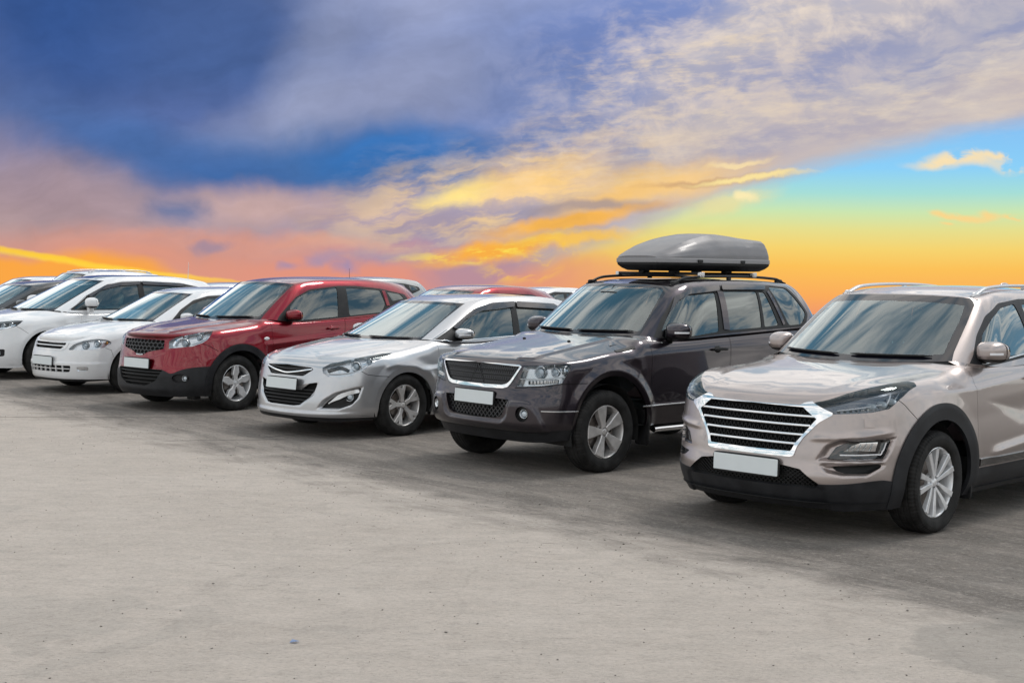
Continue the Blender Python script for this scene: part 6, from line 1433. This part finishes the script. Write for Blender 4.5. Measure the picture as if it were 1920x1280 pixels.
# ------------------------------------------------------------------ small white hatchback
def car_white(loc, rz):
    pm = paint('white_paint', (.72, .725, .74), .0, .30, .05, .05)
    c = Car('L', 'parked_car', 'small white hatchback with a two-bar grille left of the red crossover', loc, rz, pm, .018, 'car', 'cars parked in the front row'); s = c.sp; b = c.b; r = c.root
    flare(b.band, -.02, .31, .40, .10, .010); flare(b.band, -2.62, .31, .40, .10, .010)
    crease(b.band, [(-.86, .42), (0, .425), (.86, .42)], 'front', .02, .12, .010, False, .02); crease(b.hood, [(.74, .33), (.5, .43), (-.2, .58)], 'top', .08, .06, .006, fade=.05)
    c.finish_shape(); c.arches((-.02,), .30, .365); c.arches((-2.62,), .30, .365)
    gf = roundpoly([(-.455, .702), (.455, .702), (.42, .610), (.36, .588), (-.36, .588), (-.42, .610)], .02)
    S = c.part('band', 'grille_surround', gf, 'front', (1,), None)[0][0]
    holes = [roundpoly([(-.405, .690), (.405, .690), (.40, .658), (-.40, .658)], .012), roundpoly([(-.385, .645), (.385, .645), (.34, .608), (-.34, .608)], .012)]
    for hp in holes: h_, S = S.poly(hp, 'front'); c.cavity(h_, .03, MT['gap'], 'grille')
    mk('grille_surround', S.offset(.006), pm, r, .02)
    q = rq(45)
    hl = roundpoly([q(.762, .464, .600), q(.74, .50, .645), q(.707, .523, .678), q(.609, .64, .730), q(.477, .75, .755), q(.356, .814, .737), q(.308, .829, .698), q(.399, .818, .640), q(.555, .74, .608), q(.66, .63, .600)], .03)
    for sd, o in lamp_region(c, hl, 45, .045, MT['housing']):
        for (x, y, z, rr) in ((.62, .655, .665, .045), (.49, .755, .69, .045)):
            P, N = drop(c.bv, [q(x, y, z)], 45, sd, -.020); lampunit(r, o, tuple(P[0]), rr, .03, (1, .5*sd, 0))
        P, N = drop(c.bv, [q(.37, .81, .70)], 45, sd, -.018); mk('indicator_lens', supere(P[0], (.018, .02, .02)), MT['amber'], o)
    lp = roundpoly([(-.545, .39), (.545, .39), (.52, .300), (-.52, .300)], .02); S = c.part('band', 'lower_grille', lp, 'front', (1,), None)[0][0]; g = c.cavity(S, .04, MT['gap'], 'lower_grille')
    c.lattice('grille_slat', [((-.6, .345), (.6, .345))]+[((y, .29), (y, .40)) for y in (-.42, -.30, -.18, -.06, .06, .18, .30, .42)], c.bv, 'front', .012, .02, -.008, pm, poly=lp, parent=g)
    for S, _ in c.part('band', 'fog_lamp', roundpoly([(.61, .378), (.725, .378), (.715, .318), (.615, .315)], .022), 'front', (1, -1), None):
        o = c.cavity(S, .02, MT['reflector'], 'fog_lamp'); mk('fog_lens', S, MT['lens'], o)
    inn, b.band = b.band.split(b.band.V[:, 2]-.205); mk('lower_lip', inn.offset(-.004), MT['black'], r, .03)
    c.seam('band', [(.40, .63), (.33, .60), (.30, .50)], 'side', w=.0025)
    c.part('band', 'front_door', roundpoly([(-.50, 1.1), (-.49, .70), (-.485, .22), (-1.45, .22), (-1.55, .5), (-1.62, .80), (-1.64, 1.1)], .04), 'side', (1, -1), pm, 0, .006, seam=.003)
    c.windows([(0, .88), (.30, .92), (.56, .945), (.665, .955), (.64, 1.02), (.575, 1.19), (.515, 1.352), (.42, 1.362), (.25, 1.368), (0, 1.373)],
              [(0, .995), (.30, .995), (.54, 1.0), (.635, 1.005), (.61, 1.05), (.55, 1.22), (.495, 1.325), (.40, 1.337), (.25, 1.343), (0, 1.347)],
              [('side_window', roundpoly([(-.82, 1.0), (-.84, 1.07), (-1.05, 1.20), (-1.35, 1.285), (-1.62, 1.305), (-1.60, 1.0), (-1.05, .975)], .02), MT['side_glass']),
               ('side_window', roundpoly([(-1.72, 1.305), (-1.70, 1.01), (-2.4, 1.03), (-2.6, 1.2), (-2.3, 1.27)], .03), MT['dark_glass'])])
    c.dark_band('window_frame', roundpoly([(-.66, .98), (-.86, 1.13), (-1.12, 1.265), (-1.38, 1.325), (-1.75, 1.338), (-2.35, 1.30), (-2.75, 1.18), (-2.5, 1.01), (-1.6, .975), (-.9, .955)], .02), MT['black'])
    for sd in (1, -1): mirror_unit(r, (-.88, .84, 1.03), (.09, .10, .060), pm, sd, None, arm=(.03, -.10))
    cardoor_handle(r, c.bv, -1.40, .87, pm, 2)
    wiper(r, c.bvg, (.58, .985), (.03, .982)); wiper(r, c.bvg, (-.08, .982), (-.55, .985))
    plate(r, (.885, 0, .442), -.04)
    underside(r, s, b, .31, (0, -2.6)); cabin(r, s, 'seat_light')
    mk('paper_sunshade', sharp(place(flatbox((0, 0, 0), (.01, .34, .17)), Matrix.Rotation(-.5, 3, 'Y'), (-.52, .12, 1.04)), 10), MT['paper'], r)
    add_wheels(r, wheel_meshes(.308, .195, .195, 'five', MT['alloy'], 'L'), (0, -2.6), .745, .311, (.25, .8), .0)
    c.finish()
    return r
MT['paper'] = pbr('white_card', (.75, .75, .75), .8)
# ------------------------------------------------------------------ white people carrier at the left edge
def car_van(loc, rz):
    pm = paint('pearl_white_paint', (.72, .725, .74), .0, .30, .05, .05)
    c = Car('M', 'parked_minivan', 'tall white minivan cut by the left edge, with dark rain visors on its side windows', loc, rz, pm, .020, 'car', 'cars parked in the front row'); s = c.sp; b = c.b; r = c.root
    flare(b.band, -.03, .34, .45, .10, .010); flare(b.band, -2.78, .34, .45, .10, .010); crease(b.band, [(-3.4, .97), (-1.6, .92), (-.6, .86), (-.3, .85)], 'side', .05, .2, .012)
    c.finish_shape(); c.arches((-.03,), .34, .40); c.arches((-2.78,), .34, .40)
    gp = roundpoly([(-.45, .80), (.45, .80), (.40, .70), (-.40, .70)], .03); S = c.part('band', 'grille', gp, 'front', (1,), None)[0][0]; g = c.cavity(S, .03, MT['gap'], 'grille')
    for z in (.725, .75, .775): ribbon(r, 'grille_slat', MT['chrome'], c.bv, [(-.42, z), (0, z-.004), (.42, z)], 'front', 1, .009, .012, -.004, g)
    q = rq(42); hl = [q(.73, .50, .79), q(.69, .54, .86), q(.608, .62, .878), q(.454, .725, .897), q(.328, .785, .897), q(.38, .79, .85), q(.444, .79, .812), q(.635, .66, .757)]
    for sd, o in lamp_region(c, hl, 42, .045, MT['lampdark']):
        P, N = drop(c.bv, [q(.60, .68, .815)], 42, sd, -.020); lampunit(r, o, tuple(P[0]), .036, .03, (1, .5*sd, 0)); P, N = drop(c.bv, [q(.50, .745, .845)], 42, sd, -.022); lampunit(r, o, tuple(P[0]), .034, .03, (1, .5*sd, 0))
        ribbon(r, 'light_guide', MT['reflector'], c.bv, [q(.68, .60, .775), q(.56, .725, .79), q(.44, .775, .835)], 42, sd, .02, .008, -.012, o)
    lp = roundpoly([(-.50, .48), (.50, .48), (.44, .34), (-.44, .34)], .03); S = c.part('band', 'lower_grille', lp, 'front', (1,), None)[0][0]; c.cavity(S, .04, MT['gap'], 'lower_grille')
    for S, _ in c.part('band', 'fog_recess', roundpoly([(.62, .465), (.74, .468), (.735, .36), (.63, .35)], .02), 'front', (1, -1), None):
        sd = 1 if S.compact().V[:, 1].mean() > 0 else -1; o = c.cavity(S, .03, MT['black'], 'fog_recess'); P, N = drop(c.bv, [(.675, .41)], 'front', 1, -.015); lampunit(r, o, (P[0][0], sd*P[0][1], P[0][2]), .034, .02, (.8, .4*sd, 0))
    c.seam('band', [(.44, .815), (.38, .78), (.27, .70)], 'side', w=.0025)
    c.part('band', 'front_door', roundpoly([(-.63, 1.2), (-.60, .90), (-.57, .50), (-.57, .22), (-1.55, .22), (-1.65, .5), (-1.72, .85), (-1.74, 1.2)], .04), 'side', (1, -1), pm, 0, .006, seam=.003)
    c.windows([(0, .96), (.30, .99), (.56, 1.01), (.68, 1.02), (.655, 1.09), (.60, 1.28), (.545, 1.505), (.44, 1.515), (.28, 1.523), (0, 1.528)],
              [(0, 1.06), (.30, 1.06), (.56, 1.068), (.645, 1.075), (.625, 1.12), (.57, 1.31), (.525, 1.475), (.42, 1.488), (.28, 1.495), (0, 1.50)],
              [('side_window', roundpoly([(-.80, 1.06), (-.83, 1.22), (-1.03, 1.35), (-1.36, 1.42), (-1.68, 1.435), (-1.66, 1.06)], .02), MT['side_glass']),
               ('vent_window', roundpoly([(-.50, 1.065), (-.755, 1.225), (-.70, 1.06)], .01), MT['dark_glass']),
               ('side_window', roundpoly([(-1.78, 1.435), (-1.77, 1.07), (-2.45, 1.10), (-2.55, 1.40)], .03), MT['dark_glass']),
               ('quarter_window', roundpoly([(-2.64, 1.40), (-2.55, 1.12), (-3.0, 1.16), (-3.02, 1.33)], .03), MT['dark_glass'])])
    add_visors(c, [roundpoly([(-.79, 1.265), (-1.15, 1.435), (-1.40, 1.478), (-1.74, 1.49), (-1.72, 1.44), (-1.36, 1.42), (-1.05, 1.36), (-.83, 1.235)], .02), roundpoly([(-1.775, 1.492), (-2.50, 1.462), (-2.57, 1.41), (-1.78, 1.440)], .015)])
    c.dark_band('window_frame', roundpoly([(-.44, 1.045), (-.76, 1.262), (-1.14, 1.44), (-1.40, 1.485), (-1.76, 1.497), (-2.55, 1.465), (-3.05, 1.37), (-3.08, 1.14), (-2.5, 1.08), (-1.6, 1.04)], .02), MT['black'])
    for sd in (1, -1):
        ribbon(r, 'window_trim', MT['satin'], c.bvg, [(-.44, 1.052), (-.60, 1.145), (-.76, 1.25)], 'side', sd, .008, .006, .006)
        mirror_unit(r, (-.72, .975, 1.165), (.105, .12, .085), pm, sd, None, arm=(.03, -.04)); mk('mirror_foot', box((-.72, sd*.91, 1.06), (.09, .07, .09)), pm, r)
    cardoor_handle(r, c.bv, -1.50, .92, pm, 2)
    wiper(r, c.bvg, (.56, 1.05), (.0, 1.05)); wiper(r, c.bvg, (-.10, 1.05), (-.50, 1.05)); plate(r, (.905, 0, .58), -.04)
    S = c.part('roof', 'sunroof', roundpoly([(-1.10, -.38), (-1.75, -.40), (-1.75, .40), (-1.10, .38)], .05), 'top', (1,), MT['gloss'], .002, .004)
    antenna(r, (-3.0, .1, 1.52), .36, -.05, 'satin')
    underside(r, s, b, .335, (-.03, -2.75)); cabin(r, s, 'seat_light'); add_wheels(r, wheel_meshes(.335, .21, .215, 'five', MT['alloy'], 'M'), (-.02, -2.75), .775, .338, (.25, .8), .0)
    c.finish(); return r
# ------------------------------------------------------------------ cars further back: same construction, coarser
WIN = dict(
 I=([(0, .90), (.30, .94), (.56, .965), (.685, .975), (.66, 1.04), (.60, 1.20), (.545, 1.372), (.44, 1.38), (.25, 1.386), (0, 1.390)], [(0, 1.012), (.56, 1.015), (.655, 1.020), (.635, 1.07), (.575, 1.23), (.525, 1.342), (.25, 1.358), (0, 1.362)],
    [[(-.80, 1.0), (-1.03, 1.198), (-1.30, 1.285), (-1.775, 1.318), (-1.68, 1.02)], [(-1.86, 1.32), (-1.79, 1.03), (-2.45, 1.04), (-2.75, 1.20), (-2.5, 1.285)]], [(-.44, .955), (-1.16, 1.295), (-1.50, 1.365), (-2.45, 1.34), (-2.9, 1.20), (-2.6, 1.03), (-1.6, 1.0)]),
 L=([(0, .88), (.30, .92), (.56, .945), (.665, .955), (.64, 1.02), (.575, 1.19), (.515, 1.352), (.42, 1.362), (.25, 1.368), (0, 1.373)], [(0, .995), (.54, 1.0), (.635, 1.005), (.55, 1.22), (.495, 1.325), (.25, 1.343), (0, 1.347)],
    [[(-.82, 1.0), (-1.05, 1.20), (-1.35, 1.285), (-1.62, 1.305), (-1.60, 1.0)], [(-1.72, 1.305), (-1.70, 1.01), (-2.4, 1.03), (-2.6, 1.2), (-2.3, 1.27)]], [(-.66, .98), (-1.12, 1.265), (-1.38, 1.325), (-2.35, 1.30), (-2.75, 1.18), (-2.5, 1.01), (-1.6, .975)]),
 Q=([(0, 1.02), (.30, 1.05), (.58, 1.075), (.70, 1.085), (.675, 1.16), (.63, 1.33), (.58, 1.535), (.47, 1.55), (.28, 1.558), (0, 1.563)], [(0, 1.12), (.56, 1.130), (.655, 1.138), (.59, 1.38), (.55, 1.505), (.28, 1.525), (0, 1.53)],
    [[(-.90, 1.085), (-1.05, 1.356), (-1.31, 1.453), (-1.77, 1.498), (-1.67, 1.117)], [(-1.925, 1.497), (-1.865, 1.128), (-2.45, 1.165), (-2.56, 1.27), (-2.54, 1.46)], [(-2.66, 1.44), (-2.71, 1.31), (-2.96, 1.345), (-2.90, 1.41)]], [(-.66, 1.07), (-1.05, 1.375), (-1.31, 1.472), (-1.78, 1.517), (-2.56, 1.48), (-3.0, 1.40), (-3.02, 1.33), (-2.4, 1.145), (-1.1, 1.062)]))
BWHEEL = {}
def back_car(key, label, col, pos, rz=-2.33, metal=0., antenna_at=None, rails_=False, z=0., size=1., group='cars parked in the rows behind', noun='parked_car', roofcol=None):
    pm = paint('distant_car_paint', col, metal, .3, .05, .05)
    c = Car(key, noun, label, pos, rz, pm, .045, 'car', group); b = c.b; r = c.root; s = c.sp
    c.root.location.z = z; c.root.scale = (size,)*3
    c.finish_shape(); rear = s['plan'][-1][0]; wb = dict(I=-2.77, L=-2.6, Q=-2.765)[key]; R = dict(I=.33, L=.31, Q=.343)[key]
    c.arches((0, wb), R, R+.05)
    wo, wi, sw, fr = WIN[key]
    c.windows(wo, wi, [('side_window', roundpoly(P, .02), MT['side_glass'] if i == 0 else MT['dark_glass']) for i, P in enumerate(sw)] if False else [])
    for i, P in enumerate(sw): c.part('gh', 'side_window', roundpoly(P, .02), 'side', (1, -1), MT['side_glass'] if i == 0 else MT['dark_glass'], -.004, .012, thr=.1)
    c.dark_band('window_frame', roundpoly(fr, .03), MT['black'])
    zt = s['plan'][0][2]; q = rq(40)
    for S, _ in c.part('band', 'headlight', [q(.72, .50, zt-.12), q(.66, .56, zt-.01), q(.42, .76, zt+.03), q(.36, .80, zt-.02), q(.55, .72, zt-.12)], 40, (1, -1), None): o = c.cavity(S, .04, MT['housing'], 'headlight'); mk('lamp_lens', S, MT['lens'], o)
    S = c.part('band', 'grille', roundpoly([(-.42, zt-.03), (.42, zt-.03), (.36, zt-.14), (-.36, zt-.14)], .02), 'front', (1,), None)[0][0]; c.cavity(S, .03, MT['gap'], 'grille')
    for sd in (1, -1): mirror_unit(r, (-.76, .93, s['belt']+.09), (.10, .115, .07), pm, sd, None, arm=(.03, -.10))
    plate(r, (s['plan'][0][0]-.02, 0, .5), -.05)
    underside(r, s, b, R, (0, wb)); cabin(r, s, 'seat_light')
    add_wheels(r, wheel_meshes(R, R*.63, .21, 'five', MT['alloy'], 'B%g' % R), (0, wb), .76, R, (.25, .8), 0.)
    if antenna_at: antenna(r, antenna_at, .32, .02)
    if rails_: rails(r, c.bvr, (-1.2, -3.0), .52, .48, 1.6, .035, MT['satin'], .034, .024)
    c.finish(); return r
W_ = (.72, .725, .74)
back_car('I', 'black saloon at the far left edge, behind the white minivan', (.012, .012, .016), (-9.80, 24.05), group='cars parked in the front row')
back_car('L', 'white hatchback in the far row, only its roof showing at the left', W_, (-13.9, 35.6))
back_car('Q', 'white SUV with roof rails in the far row above the white minivan', W_, (-11.5, 32.6), rails_=True, noun='parked_suv')
back_car('L', 'white hatchback showing between the white minivan and the red crossover', W_, (-6.9, 25.9))
back_car('Q', 'silver grey SUV with a roof antenna, far behind the red crossover', (.33, .34, .34), (-4.65, 30.2), metal=.6, size=.96, antenna_at=(-1.15, .30, 1.56), noun='parked_suv')
back_car('L', 'dark red hatchback behind the silver saloon', (.24, .003, .012), (-1.85, 21.3), metal=.85, size=1.045)
back_car('I', 'white saloon behind the windscreen of the dark grey SUV', W_, (-.55, 28.6), size=.96)
POSE = dict(T=(2.244, 9.830, -2.3563), V=(.240, 12.490, -2.4133), I=(-1.753, 14.890, -2.3464), Q=(-4.003, 17.191, -2.2956), L=(-5.8435, 19.366, -2.3199), M=(-7.78, 21.55, -2.3413))
for fn, k in ((car_beige, 'T'), (car_grey, 'V'), (roof_box, 'V'), (car_silver, 'I'), (car_red, 'Q'), (car_white, 'L'), (car_van, 'M')):
    fn(POSE[k][:2], POSE[k][2])
# a scrap of pale blue plastic lying on the concrete
mk('plastic_scrap', sharp(Surf([(-1.02, 6.28, .004), (-.985, 6.275, .012), (-.975, 6.30, .006), (-1.01, 6.305, .014)], [(0, 1, 2), (0, 2, 3), (2, 1, 0), (3, 2, 0)]), 10), pbr('blue_plastic', (.35, .45, .65), .4))['label'] = 'tiny pale blue scrap of plastic on the open concrete'
bpy.data.objects['plastic_scrap']['category'] = 'litter'
